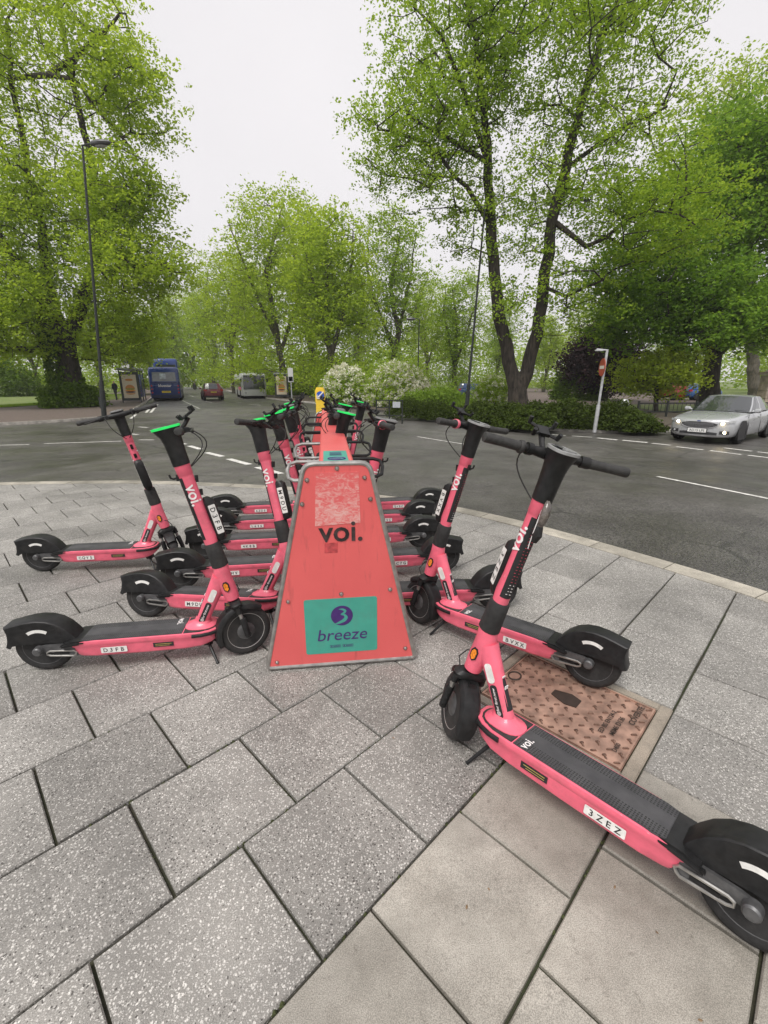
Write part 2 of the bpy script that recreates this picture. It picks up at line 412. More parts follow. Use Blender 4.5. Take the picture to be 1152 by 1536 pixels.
# moss and soil tufts in some joints
mb = MB(); rs = random.Random(3)
for k, a_lo, a_hi, cnt in ((1, .3, .75, 18), (2, -.1, 1.0, 22), (0, .3, 1.5, 26), (1, .9, 1.6, 20), (-1, .9, 1.4, 8), (3, .2, .9, 14)):
    for _ in range(cnt):
        a = rs.uniform(a_lo, a_hi); b = courses[k]+rs.gauss(0, .0035)
        if MH[0]-.02 < a < MH[1]+.02 and MH[2]-.02 < b < MH[3]+.02: continue
        x, y = AB(a, b); r = rs.uniform(.003, .008)
        mb.add([(x-r, y-r, -.012), (x+r, y-r*.6, -.012), (x+r*.8, y+r, -.012), (x-r, y+r*.8, -.012), (x, y, -.004+r*.5)], [(0,1,4),(1,2,4),(2,3,4),(3,0,4)])
for a, b0, b1 in ((.437, 1.11, 1.5), (.65, 1.12, 1.3), (.22, 1.15, 1.3)):
    for _ in range(40):
        b = rs.uniform(b0, b1); x, y = AB(a+rs.gauss(0, .004), b); r = rs.uniform(.003, .009)
        mb.add([(x-r, y-r, -.012), (x+r, y-r*.6, -.012), (x+r*.8, y+r, -.012), (x-r, y+r*.8, -.012), (x, y, -.004+r*.6)], [(0,1,4),(1,2,4),(2,3,4),(3,0,4)])
mo = mb.build('moss', M_MOSS, smooth=0); struct(mo, 'stuff'); mo['label'] = 'green moss growing in the joints between the paving slabs'

# --- manhole cover
M_IRON = pm('rusty_copper_iron', (.36,.225,.17), .6, .35, var=.35, vs=12, dirt=.45, bmp=.3)
M_SURR = mat_slab('concrete_surround', (.40,.34,.27), (0,0,0), True)
mc = thing('manhole_cover', 'rectangular rust brown utility cover with raised pattern set into the paving', 'manhole cover', (*AB(1.865, .647), 0), radians(45))
aw, bw = MH[1]-MH[0], MH[3]-MH[2]
# surround is four concrete bars
m = MB(); t = .05
for c, s_ in (((0, bw/2-t/2, -.012), (aw, t, .028)), ((0, -bw/2+t/2, -.012), (aw, t, .028)), ((aw/2-t/2, 0, -.0121), (t, bw-2*t-.002, .028)), ((-aw/2+t/2, 0, -.0121), (t, bw-2*t-.002, .028))): m.box(c, s_)
m.build('surround', M_SURR, mc, smooth=0, bev=.004)
pw, ph = aw-2*t-.012, bw-2*t-.012
m = MB(); m.box((0, 0, -.012), (pw, ph, .02)); m.build('plate', M_IRON, mc, smooth=0, bev=.002)
m = MB()
for c, s_ in (((0, ph/2-.006, 0), (pw, .008, .008)), ((0, -ph/2+.006, 0), (pw, .008, .008)), ((pw/2-.006, 0, 0), (.008, ph-.02, .008)), ((-pw/2+.006, 0, 0), (.008, ph-.02, .008))): m.box(c, s_)
m.build('rim', M_IRON, mc, smooth=0)
m = MB()
nx, ny = 9, 14; stp = pw/nx
for i in range(nx):
    for j in range(ny):
        x = -pw/2+(i+.5)*stp; y = -ph/2+(j+.5)*ph/ny
        if abs(x-.02) < .055 and abs(y) < .09: continue
        if abs(x) < .10 and -.29 < y < -.16: continue
        if abs(x) < .035 and abs(y-.27) < .035: continue
        d = 1 if (i+j) % 2 else -1; L = stp*.36
        Mz = Matrix.Rotation(d*pi/4, 3, 'Z')
        m.box((x, y, .0005), (L*1.5, .008, .007), Mz, taper=.7)
        if (i*3+j) % 2: m.box((x+L*.4, y+L*.3, .0005), (.008, L, .007), Mz, taper=.7)
struct(m.build('tread', pm('worn_tread_iron', (.19,.115,.085), .55, .3, var=.3, vs=30), mc, smooth=0), 'stuff')
DKI = pm('dark_iron', (.05,.035,.028), .6, .3)
m = MB(); m.tube([(.035*cos(a), .27+.03*sin(a), .001) for a in [2*pi*k/18 for k in range(19)]], .004, 6); m.build('keyhole_ring', DKI, mc, smooth=30)
m = MB(); m.prism([(-.03,-.05),(.03,-.05),(.045,0),(.02,.075),(-.02,.075),(-.045,0)], Matrix.Translation((.02, 0, 0)), -.002, .003); m.build('keyhole', DKI, mc, smooth=30)
m = MB()
Rt = Matrix.Rotation(0, 4, 'Z')
for s_, x, y, sz in (('ED BS EN124-2', .0, -.185, .028), ('MIM6 D136', .0, -.225, .030), ('COVERITE', .13, -.265, .034), ('D400', -.13, -.265, .026)):
    m = MB(); put_text(m, s_, Matrix.Translation((x, y, .0035)) @ Rt, sz, bold=.02); m.build('lettering', DKI, mc, smooth=0)

# --- far footways, kerbs and beds
def raised(name, kerb_px, far_pts, mat, h=.11, step=2.0):
    k = [G(*p) for p in kerb_px]; poly = [(p.x, p.y) for p in k]+far_pts
    return k, struct(sheet(name, poly, lambda x, y: zr(x, y)+h, mat, step))
LK = [(-260,649),(-100,643),(0,639),(90,634),(162,629),(182,626),(196,621),(207,613),(219,605),(233,594.5),(246,589)]
lk = smooth_line(resamp([G(*p) for p in LK], 70), 6)
far_l = [(lk[-1].x-.409*90, lk[-1].y+90), (-160, 150), (-160, lk[0].y)]
foot_l = struct(sheet('footway', [(p.x, p.y) for p in lk]+far_l, lambda x, y: zr(x, y)+.11, M_BROWN, 2.))
ground_kerb(lk, .15, lambda p: zr(p.x, p.y)+.118, lambda p: zr(p.x, p.y)-.05, 2, pm('grey_kerb', (.30,.28,.25), .85, var=.3, vs=6, dirt=.3), foot_l, side=-1)
# lawn on the left: behind a line seen in the photograph
gl = [G(*p, dz=.11) for p in [(-260,622),(-60,615),(0,612),(73,607.5),(105,601),(124,597),(150,593.5)]]
lawn_poly = [(p.x, p.y) for p in gl]+[(gl[-1].x-.409*95-3, gl[-1].y+95), (-158, 149), (-158, gl[0].y)]
lawn = struct(sheet('lawn', lawn_poly, lambda x, y: zr(x, y)+.135, M_GRASS, 2.))
# park side
RK = [(1420,612),(1290,618),(1152,630),(1060,642),(1010,649.5),(990,652.5),(930,651.5),(857,648.5),(800,645.5),(743,641.5),(690,635.5),(650,630),(590,620),(540,613),(480,606),(420,600.5),(398,598),(372,592.5),(345,587),(318,582)]
rk = smooth_line(resamp([G(*p) for p in RK], 110), 5)
far_r = [(rk[-1].x-.409*60, rk[-1].y+60), (0, 149), (88, 149), (88, rk[0].y)]
foot_r = struct(sheet('park_footway', [(p.x, p.y) for p in rk]+far_r, lambda x, y: zr(x, y)+.10, M_BROWN, 2.))
ground_kerb(rk, .15, lambda p: zr(p.x, p.y)+.108, lambda p: zr(p.x, p.y)-.05, 2, pm('pale_kerb', (.42,.40,.36), .85, var=.3, vs=6, dirt=.3), foot_r, side=1)
bed = [G(*p, dz=.1) for p in [(968,646),(930,646.5),(857,643.5),(800,641),(743,637),(690,631.5),(650,626.5),(590,617.5)]]
bed_poly = [(p.x, p.y) for p in bed]+[(bed[-1].x-4, bed[-1].y+7), (2, 48), (16, 46), (bed[0].x+7, bed[0].y+7)]
struct(sheet('planting_bed', bed_poly, lambda x, y: zr(x, y)+.125, M_MULCH, 1.5))
struct(sheet('park_lawn', [(bed[-1].x-4.2, bed[-1].y+7.6), (-3, 50), (17, 47), (bed[0].x+7.6, bed[0].y+8), (87, bed[0].y+26), (87, 148), (-30, 148)], lambda x, y: zr(x, y)+.13, M_GRASS, 2.5))

# --- painted road markings
def line_mark(a, b, wd, name='road_marking', dz=.005):
    A, B = G(*a), G(*b); d = (B-A); n_ = max(1, int(d.length/1.0)); d.normalize(); s_ = Vector((d.y, -d.x, 0))*wd/2
    P = [A.lerp(B, i/n_) for i in range(n_+1)]; vs_ = []
    for p in P:
        for q in (p-s_, p+s_): vs_.append((q.x, q.y, zr(q.x, q.y)+dz))
    m = MB(); m.add(vs_, [(2*i, 2*i+1, 2*i+3, 2*i+2) for i in range(n_)]); m.build(name, M_LINE, road, smooth=0)
for a, b, wd in [((-120,671),(44,667),.09), ((66,665.5),(182,662),.09), ((208,660),(231,660),.10), ((268,664),(279,666.5),.10), ((284,669),(301,674),.15), ((310,679),(334,685),.15), ((343,688.5),(374,697),.15), ((386,701),(421,711),.15), ((436,716),(470,727),.11),
                 ((208,640.5),(222,641.5),.12), ((197,651),(207,652),.12), ((226,646),(240,648),.12), ((219,619),(231,606),.14), ((226,619),(237,606),.14), ((196,628),(204,622),.12),
                 ((273,600.5),(299,613),.12), ((283,592),(290,595),.12), ((233,604),(238,604.1),.3), ((243,604.3),(248,604.4),.3), ((253,604.5),(258,604.6),.3), ((263,604.7),(269,604.9),.3),
                 ((372,606),(391,608),.12), ((353,603),(362,604),.12), ((308,602),(318,604),.1),
                 ((626,655),(706,668),.07), ((775,647.5),(849,653.5),.10), ((858,654),(888,656),.12), ((896,657),(926,660),.2), ((934,660.5),(971,664),.2), ((978,665),(1006,668),.14), ((1014,670),(1055,675),.12), ((1065,676),(1112,682),.12), ((1122,683),(1180,690),.12), ((1086,672),(1128,677),.12), ((1136,678),(1190,684),.12),
                 ((986,715),(1240,766),.10)]:
    line_mark(a, b, wd)
# ================================================================== SCOOTERS
PINK = pm('coral_pink_paint', (.76,.130,.195), .38, var=.07, vs=20, dirt=.3, coat=.25, scuff=(.80,.46,.48))
BLK = pm('black_plastic', (.013,.013,.0135), .45, var=.3, vs=40, dirt=.14, bmp=.15, bs=400, spec=.32, scuff=(.06,.06,.06))
RUB = pm('black_rubber', (.017,.0165,.0165), .75, var=.3, vs=60, dirt=.22, bmp=.3, bs=300)
GRIP = pm('grip_rubber', (.03,.029,.028), .65, var=.3, vs=60, bmp=.5, bs=500)
STEEL = pm('brushed_steel', (.42,.41,.39), .35, .85, var=.15, vs=30, dirt=.2)
DGREY = pm('grey_cast_alloy', (.11,.11,.112), .45, .5, var=.25, vs=40, dirt=.2)
WHITE = pm('white_label', (.70,.69,.66), .6, var=.1, vs=50, dirt=.18)
INK = pm('black_ink', (.015,.015,.016), .6)
WINK = pm('white_print', (.78,.74,.73), .6)
RINK = pm('red_print', (.45,.06,.09), .6)
AMB = pm('amber_reflector', (.75,.22,.01), .2, coat=.6, var=.3, vs=150)
GLS = pm('smoked_screen', (.02,.022,.025), .12, coat=.5)
GREEN = pm('green_light', (.02,.55,.10), .4, emit=((.0,1.0,.16), .15))
GREYRIM = pm('grey_rim', (.30,.30,.30), .4, .2)
BLUE = pm('navy_print', (.03,.03,.16), .5)
def mat_mat():
    m, t, b = nodes('deck_grip_mat'); tc_ = t.nodes.new('ShaderNodeTexCoord'); p = tc_.outputs['Object']
    v = N(t, 'ShaderNodeTexVoronoi', Scale=105., Randomness=0.15); t.links.new(p, v.inputs['Vector'])
    sx = N(t, 'ShaderNodeSeparateXYZ'); t.links.new(p, sx.inputs[0]); ab = N(t, 'ShaderNodeMath', operation='ABSOLUTE'); t.links.new(sx.outputs['Y'], ab.inputs[0])
    e = N(t, 'ShaderNodeMath', operation='GREATER_THAN'); t.links.new(ab.outputs[0], e.inputs[0]); e.inputs[1].default_value = .034
    d = N(t, 'ShaderNodeMath', operation='LESS_THAN'); t.links.new(v.outputs['Distance'], d.inputs[0]); d.inputs[1].default_value = .36
    k = N(t, 'ShaderNodeMath', operation='MULTIPLY'); t.links.new(e.outputs[0], k.inputs[0]); t.links.new(d.outputs[0], k.inputs[1])
    c, f = noise_col(t, p, 14, (.042,.041,.045), (.078,.076,.08), .3, .7, 8)
    t.links.new(mixc(t, k.outputs[0], c, (.012,.012,.012)), b.inputs['Base Color']); b.inputs['Roughness'].default_value = .55
    inv = N(t, 'ShaderNodeMath', operation='SUBTRACT'); inv.inputs[0].default_value = 1.; t.links.new(k.outputs[0], inv.inputs[1]); bump(t, inv.outputs[0], .6, .002, b); return m
GMAT = mat_mat()
AU = Vector((-.232, 0, .973)).normalized(); AP = Vector((.945, 0, .36)); AF = Vector((AU.z, 0, -AU.x)); YV = Vector((0, 1, 0))
def ax(t, o=0., y=0.): return AP+AU*t+AF*o+YV*y
T_BAR = .872
SM = {}       # shared part meshes
def part_mesh(key, mb, mats, **kw):
    o = mb.build(key, mats, **kw); SM[key] = o.data; bpy.data.objects.remove(o)
def build_scooter_meshes():
    # head tube: sleeve in line with the steering axis, swelling backwards into the down tube
    m = MB(); rings = []
    for t, a, b, o in ((-.035,.030,.030,0),(-.03,.036,.035,0),(.02,.041,.037,-.003),(.08,.044,.038,-.008),(.13,.042,.038,-.006),(.163,.039,.037,0),(.17,.037,.035,0)):
        rings.append(ell(ax(t, o), AF, YV, a, b, 18))
    m.loft(rings)
    part_mesh('head_tube', m, PINK)
    # down tube with its foot flange
    m = MB(); A = Vector((.772,0,.192)); B = ax(.105, -.02); D = (B-A).normalized(); U = YV.cross(D).normalized()
    rings = []
    for s_, a, b in ((-.0,.036,.031),(.15,.036,.031),(.5,.037,.031),(.85,.042,.034),(1.0,.046,.036)):
        rings.append(ell(A.lerp(B, s_), U, YV, a, b, 16, .85))
    m.loft(rings, caps=(True, True))
    fl = []
    for dz, a, b in ((-.012,.080,.064),(.002,.080,.064),(.008,.070,.055),(.016,.050,.040),(.03,.040,.033)):
        fl.append(ell(Vector((.775+dz*.35,0,.190+dz)), Vector((1,0,0)), YV, a, b, 20, .8))
    m.loft(fl)
    part_mesh('down_tube', m, PINK)
    # rubber band at the fold
    m = MB(); m.loft([ell(ax(t), AF, YV, a, b, 18) for t, a, b in ((.165,.038,.036),(.17,.043,.040),(.235,.041,.037),(.295,.040,.035),(.30,.036,.031))])
    part_mesh('fold_sleeve', m, RUB)
    # stem
    m = MB(); m.loft([ell(ax(t, o), AF, YV, a, b, 20) for t, a, b, o in ((.30,.034,.030,0),(.34,.038,.030,.004),(.42,.034,.0275,0),(.60,.034,.0275,0),(.66,.035,.0285,0),(.668,.035,.0285,0),(.67,.0365,.030,0),(.73,.038,.032,0))])
    part_mesh('stem', m, PINK)
    # neck and console housing
    m = MB(); m.loft([ell(ax(t, o), AF, YV, a, b, 24, e) for t, a, b, o, e in ((.718,.037,.031,0,1),(.720,.0405,.0345,0,1),(.78,.0415,.0350,0,.95),(.83,.044,.037,.001,.92),(.862,.048,.040,-.001,.85),(.886,.057,.043,-.005,.75),(.903,.064,.045,-.008,.7))])
    part_mesh('console', m, BLK)
    m = MB(); m.loft([ell(ax(t, -.008), AF, YV, a*.785, b*1.01, 24, .7) for t, a, b in ((.9005,.0835,.0455),(.9095,.0835,.0455),(.9105,.080,.042),(.9105,.074,.036),(.906,.073,.035))], caps=(True, False))
    part_mesh('rim_ring', m, GREYRIM)
    m = MB(); m.loft([ell(ax(t, -.008), AF, YV, a*.785, b*1.01, 24, .7) for t, a, b in ((.9005,.0838,.0458),(.9105,.0838,.0458),(.9115,.080,.042),(.9115,.074,.036),(.906,.073,.035))], caps=(True, False))
    part_mesh('light_strip', m, GREEN)
    m = MB(); m.loft([ell(ax(t, -.008), AF, YV, a*.785, b*1.01, 24, .7) for t, a, b in ((.900,.073,.0355),(.9085,.0725,.0345))]); m.box(ax(.912, -.045), (.03,.032,.006), Matrix.Rotation(-radians(13.4), 3, 'Y'), 1); m.box(ax(.911, .02), (.05,.02,.002), Matrix.Rotation(-radians(13.4), 3, 'Y'), 2)
    part_mesh('screen', m, [GLS, GREYRIM, DGREY])
    # handlebar
    def bp(y, o=.02): return ax(T_BAR+.010*abs(y)/.26, o+.022-.05*max(0, (abs(y)-.08))/.2*.6, y)
    m = MB(); m.tube([bp(y) for y in (-.26,-.16,-.08,-.03,.03,.08,.16,.26)], [.0125,.0125,.016,.021,.021,.016,.0125,.0125], 10)
    m.tube([bp(y, .02) for y in (-.13,-.10)], .021, 10); m.tube([bp(y, .02) for y in (.085,.105)], .022, 10)
    m.tube([bp(-.075,.03), bp(-.075,.055)], .013, 8)
    part_mesh('handlebar', m, BLK)
    for s_ in (-1, 1):
        m = MB(); m.tube([bp(s_*y) for y in (.125,.128,.14,.20,.262,.268,.270)], [.0165,.019,.0175,.0168,.0178,.0165,.010], 12)
        if s_ > 0: m.tube([bp(y) for y in (.118,.123,.130,.136)], [.02,.0235,.0235,.02], 14)
        else: m.tube([bp(-y) for y in (.108,.112,.124,.13)], [.018,.020,.020,.018], 12)
        part_mesh('grip%+d' % s_, m, GRIP)
        m = MB(); q = .105*s_
        m.box(bp(q, .045), (.03,.028,.022)); m.tube([bp(q, .055), bp(s_*.14, .075)-AU*.004, bp(s_*.20, .068)-AU*.012, bp(s_*.225, .074)-AU*.016], [.006,.0055,.005,.006], 6)
        part_mesh('brake_lever%+d' % s_, m, BLK, bev=.0)
    m = MB(); m.tube([bp(y) for y in (.108,.112,.128,.132)], [.021,.0255,.0255,.021], 14); part_mesh('grip_ring', m, PINK)
    # cables looping from the levers to the stem
    m = MB()
    for s_ in (-1, 1):
        c0, c3 = bp(s_*.09, .06), ax(.70, .038, s_*.012)
        pts = [c0.lerp(c3, t)+AF*(.075*sin(pi*t))+YV*(s_*.02*sin(pi*t)) for t in [k/9 for k in range(10)]]
        m.tube(pts, .0028, 5)
    part_mesh('cable', m, RUB)
    # phone holder on its arm
    m = MB(); C = ax(.938, .108, .038)
    m.tube([ax(.872,.05,.035), ax(.90,.085,.037), C-AU*.012], [.010,.010,.012], 8)
    R3 = Matrix.Rotation(-radians(38), 3, 'Y')
    m.box(C, (.05,.04,.012), R3)
    for sx, sy in ((1,1),(1,-1),(-1,1),(-1,-1)):
        e = C+R3@Vector((sx*.034, sy*.045, .002)); m.tube([C+R3@Vector((sx*.012, sy*.012, 0)), e], .006, 6); m.tube([e-R3@Vector((0,0,.004)), e+R3@Vector((sx*.003, sy*.003, .022))], .008, 6)
    part_mesh('phone_holder', m, BLK)
    # battery pack on the front of the stem
    m = MB(); rings = []
    for t, a, b, o in ((.298,.012,.022,.048),(.308,.022,.027,.052),(.33,.026,.0315,.056),(.485,.028,.0315,.058),(.515,.026,.029,.056),(.532,.014,.022,.050)):
        rings.append(ell(ax(t, o), AF, YV, a, b, 16, .55))
    m.loft(rings); m.box(ax(.565, .040), (.014,.02,.03)); m.box(ax(.635, .042), (.014,.018,.034))
    part_mesh('battery_pack', m, BLK)
    # fork, shocks, front fender, front wheel
    m = MB(); crown = ell(ax(-.055,.0), AF, YV, .032, .07, 16, .6); m.loft([ell(ax(-.075), AF, YV, .028, .066, 16, .6), crown, ell(ax(-.04), AF, YV, .026, .05, 16, .7)])
    for s_ in (-1, 1):
        m.tube([ax(-.07, 0, s_*.056), ax(-.105, 0, s_*.058)], .017, 10)
        m.tube([ax(-.135, .002, s_*.058), ax(-.145, .004, s_*.06), ax(-.226, .0, s_*.064), ax(-.245, 0, s_*.064)], [.015,.018,.016,.015], 10)
        m.lathe([(0,-.008),(.017,-.008),(.017,.008),(0,.008)], Matrix.Translation(Vector((1.0, s_*.066, .137))) @ Matrix.Rotation(pi/2, 4, 'X'), 10)
    part_mesh('fork', m, BLK)
    m = MB()
    for s_ in (-1, 1): m.tube([ax(-.10, 0, s_*.058), ax(-.14, 0, s_*.058)], .0105, 10)
    part_mesh('shock_absorber', m, STEEL)
    def fender(r0, r1, a0, a1, wd, c, drop):
        rings = []
        for k in range(13):
            a = radians(a0+(a1-a0)*k/12); e = Vector((cos(a), 0, sin(a))); wv = wd*(1 if 0 < k < 12 else .8)
            prof = [(-wv, r0-drop), (-wv*1.0, r0), (-wv*.75, r1-.004), (0, r1), (wv*.75, r1-.004), (wv, r0), (wv, r0-drop), (wv*.93, r0-drop), (wv*.9, r0), (0, r1-.007), (-wv*.9, r0), (-wv*.93, r0-drop)]
            rings.append([c+e*rr+YV*yy for yy, rr in prof])
        return rings
    m = MB(); m.loft(fender(.142,.160, 52, 205, .042, Vector((1.0,0,.137)), .012)); m.box(ax(-.085, -.045), (.03,.03,.03))
    part_mesh('front_fender', m, BLK)
    def wheel(c, solid):
        M_ = Matrix.Translation(c) @ Matrix.Rotation(pi/2, 4, 'X'); ty = MB(); r = .137
        ty.lathe([(.098,-.024),(.108,-.029),(.122,-.0295),(.131,-.024),(.1365,-.013),(.137,0),(.1365,.013),(.131,.024),(.122,.0295),(.108,.029),(.098,.024)], M_, 36)
        rm = MB(); rm.lathe([(.088,-.02),(.100,-.025),(.103,-.024),(.103,.024),(.100,.025),(.088,.02)], M_, 36)
        if solid: rm.lathe([(0,-.022),(.05,-.024),(.09,-.018),(.09,.018),(.05,.024),(0,.022)], M_, 30, 1)
        else:
            rm.lathe([(0,-.03),(.035,-.03),(.052,-.022),(.052,.022),(.035,.03),(0,.03)], M_, 24, 1)
            for k in range(9):
                Rk = M_ @ Matrix.Rotation(2*pi*k/9, 4, 'Z'); rm.add([Rk @ Vector(p) for p in ((.045,-.011,-.015),(.045,.011,-.015),(.097,.006,-.012),(.097,-.006,-.012),(.045,-.011,.015),(.045,.011,.015),(.097,.006,.012),(.097,-.006,.012))], [(0,1,2,3),(7,6,5,4),(0,4,5,1),(1,5,6,2),(2,6,7,3),(3,7,4,0)], 0 if k % 2 else 1)
            rm.lathe([(.080,-.013),(.089,-.021),(.092,-.013)], M_, 36, 0); rm.lathe([(.080,.013),(.089,.021),(.092,.013)], M_, 36, 0)
        return ty, rm
    ty, rm = wheel(Vector((1.0,0,.137)), False); part_mesh('front_tyre', ty, RUB); part_mesh('front_rim', rm, [pm('worn_alloy', (.55,.54,.52), .4, .6, dirt=.3), DGREY])
    ty, rm = wheel(Vector((0,0,.137)), True); part_mesh('rear_tyre', ty, RUB); part_mesh('rear_rim', rm, [DGREY, BLK])
    # deck: pressed pink hull
    m = MB(); rings = []
    for x, wd, zt, zb in ((.10,.040,.150,.100),(.14,.058,.162,.094),(.20,.080,.178,.088),(.26,.090,.184,.086),(.50,.092,.184,.086),(.70,.092,.184,.088),(.78,.090,.184,.096),(.83,.078,.185,.112),(.862,.058,.186,.13),(.878,.030,.187,.148)):
        half = [(0,zb),(wd*.72,zb),(wd*.86,zb+.012),(wd*.92,zb+.04),(wd*.93,zt-.03),(wd*.985,zt-.022),(wd,zt-.010),(wd*.985,zt),(wd*.93,zt+.002)]
        ring = [Vector((x, y, z)) for y, z in half]+[Vector((x, -y, z)) for y, z in reversed(half[1:])]
        rings.append(ring)
    m.loft(rings); part_mesh('deck', m, PINK, smooth=30)
    m = MB()
    P = [(.205,-.078),(.205,.078)]+[(.24,.0825),(.70,.0825),(.70,-.0825),(.24,-.0825)]
    poly = [(.205,-.074),(.24,-.082),(.695,-.082),(.695,.082),(.24,.082),(.205,.074)]
    m.prism(poly, Matrix(), .180, .1895); part_mesh('grip_mat', m, GMAT, smooth=0, bev=.002)
    m = MB(); m.prism([(.70,-.082),(.78,-.080),(.825,-.068),(.852,-.048),(.866,-.02),(.868,0),(.866,.02),(.852,.048),(.825,.068),(.78,.080),(.70,.082)], Matrix(), .180, .1885); part_mesh('nose_plate', m, GRIP, smooth=0, bev=.002)
    # dark bumper strip round the deck nose
    m = MB(); pts = [(.745,.0925),(.79,.0895),(.835,.075),(.864,.055),(.880,.028),(.884,0)]; pts += [(x, -y) for x, y in reversed(pts[:-1])]
    m.tube([(x, y, .170) for x, y in pts], .0105, 6); part_mesh('nose_trim', m, BLK)
    # rear fairing, fender and swing arms
    m = MB(); out = [(.175,.176),(.156,.210),(.127,.247),(.090,.276),(.048,.293),(0,.299),(-.05,.295),(-.095,.286),(-.130,.277),(-.152,.272),(-.144,.232),(-.148,.195),(-.160,.158),(-.145,.150),(-.135,.165),(-.10,.168),(0,.172),(.09,.166),(.15,.150),(.19,.155)]
    a = [Vector((x, .034, z)) for x, z in out]; cx, cz = .0, .2
    def sh(f_, y): return [Vector((cx+(x-cx)*f_, y, cz+(z-cz)*f_)) for x, z in out]
    m.loft([sh(.93, -.052), sh(.975, -.048), sh(1.0, -.036), sh(1.0, .036), sh(.975, .048), sh(.93, .052)]); part_mesh('rear_fender', m, BLK, smooth=35)
    m = MB(); m.prism([(.10,.150),(.225,.166),(.232,.186),(.16,.184),(.11,.17)], YM, -.086, .086); part_mesh('rear_fairing', m, BLK, smooth=30, bev=.008)
    for s_ in (-1, 1):
        m = MB(); y0 = .056*s_
        m.prism([(.225,.100),(.235,.150),(.16,.165),(.03,.165),(-.012,.158),(-.022,.140),(-.008,.124),(.04,.128),(.14,.096)], Matrix.Translation((0, y0, 0)) @ YM, -.006, .006)
        m.lathe([(.0,.034),(.017,.034),(.022,.028),(.024,.0),(0,.0)] if s_ > 0 else [(.0,-.034),(.017,-.034),(.022,-.028),(.024,.0),(0,.0)], Matrix.Translation((.0, y0, .143)) @ YM, 16)
        ring = [(.165,.105),(.172,.118),(.162,.128),(.05,.134),(.035,.128),(.035,.115),(.05,.108),(.155,.098),(.165,.105)]
        m.tube([(x, y0+s_*.010, z) for x, z in ring], .005, 6, 1)
        m.box((.10, y0+s_*.008, .116), (.07,.006,.012), None, 2)
        part_mesh('swing_arm%+d' % s_, m, [DGREY, STEEL, BLK], smooth=30, bev=0)
        # curved white reflective sticker
        m = MB(); arc = [(.075*cos(a_), .075*sin(a_)) for a_ in [radians(58+64*k/8) for k in range(9)]]; arc2 = [(x*1.22, y*1.22) for x, y in reversed(arc)]
        m.prism([(x, z+.172) for x, z in arc+arc2], Matrix.Translation((0, s_*.0523, -.012)) @ YM, -.0006, .0008); part_mesh('reflector_strip%+d' % s_, m, WHITE, smooth=0)
        # amber reflector on the head tube
        m = MB(); Mh = Matrix.Translation(ax(.055, .0, s_*.0385)) @ Matrix.Rotation(radians(-13), 4, 'Y') @ YM
        hx = [(0,-.026),(.012,-.014),(.013,.012),(.006,.024),(-.006,.024),(-.013,.012),(-.012,-.014)]
        m.prism([(x*1.25, y*1.2) for x, y in hx], Mh, -.004, .0025*1, 0); m.prism([(x*.85, y*.9) for x, y in hx], Mh, -.004, .0045*1, 1)
        if s_ < 0:
            m = MB(); m.prism([(x*1.25, y*1.2) for x, y in hx], Mh, -.0025, .004, 0); m.prism([(x*.85, y*.9) for x, y in hx], Mh, -.0045, .004, 1)
        part_mesh('side_reflector%+d' % s_, m, [BLK, AMB], smooth=0)
        # round emblem on the lower front of the head tube
        # stickers on the down tube: white tag and black advert strip
        A_ = Vector((.772,0,.192)); B_ = ax(.105, -.02); D_ = (B_-A_).normalized(); U_ = YV.cross(D_)
        Ms = Matrix((( D_.x, U_.x*1, 0, 0),(0,0,s_,0),(D_.z, U_.z*1, 0, 0),(0,0,0,1)))
        def Mat_at(s0, hgt): c_ = A_+D_*s0; return Matrix(((D_.x,U_.x,0,c_.x),(0,0,s_,s_*hgt),(D_.z,U_.z,0,c_.z),(0,0,0,1)))
        def pill(L_, H_, n_=5):
            r_ = H_/2*.8; o_ = []
            for cx_, cy_, a0_ in ((L_/2-r_, H_/2-r_, 0),(-L_/2+r_, H_/2-r_, 90),(-L_/2+r_, -H_/2+r_, 180),(L_/2-r_, -H_/2+r_, 270)):
                for k in range(n_): a_ = radians(a0_+90*k/(n_-1)); o_.append((cx_+r_*cos(a_), cy_+r_*sin(a_)))
            return o_
        m = MB(); m.prism(pill(.125,.030), Mat_at(.085, .0305), -.002, .0012, 0); m.prism(pill(.075,.030), Mat_at(.192, .0325), -.003, .0012, 1)
        Mt = Mat_at(.085, .0325); flip = Matrix()
        # readable from this side: text x runs along the tube, its up points away from the deck
        det = Mt.to_3x3().determinant()
        if det < 0: flip = Matrix.Scale(-1, 4, (0,1,0))
        put_text(m, '@for first.now', Mt @ flip, .017, 2, .01); part_mesh('down_tube_sticker%+d' % s_, m, [INK, WHITE, WINK], smooth=0)
        # word printed up the stem, wrapped round the tube
        m = MB(); sgn = s_
        def wrap(p, s_=s_):
            # read down the stem on one side and up it on the other
            t_ = .565 + s_*p.x; a_ = p.y; yy = .0280*sqrt(max(0, 1-(a_/.0345)**2))
            return ax(t_, a_ , s_*(yy+.0022))
        put_text(m, 'voi.', None, .076, 0, .016, wrap=wrap); part_mesh('wordmark%+d' % s_, m, WINK, smooth=0)
    # instruction panel down the back of the stem
    m = MB(); rows = 14
    rr = [[ax(.33+.33*i/rows, -.0350*cos(a_)-.0008, .0285*sin(a_)) for a_ in [radians(-52+104*k/8) for k in range(9)]] for i in range(rows+1)]
    m.loft(rr, caps=(False, False), closed=False)
    rs_ = random.Random(5)
    for i in range(22):
        t0 = .35+.013*i; 
        for j in range(2):
            y_ = (-.007+.013*j); 
            m.box(ax(t0, -.0368, y_+rs_.uniform(-.002,.002)), (.0008, rs_.uniform(.003,.007), .0022), Matrix.Rotation(-radians(13.4), 3, 'Y'), 1 if i > 3 else 2)
    part_mesh('instruction_panel', m, [INK, RINK, WINK], smooth=40)
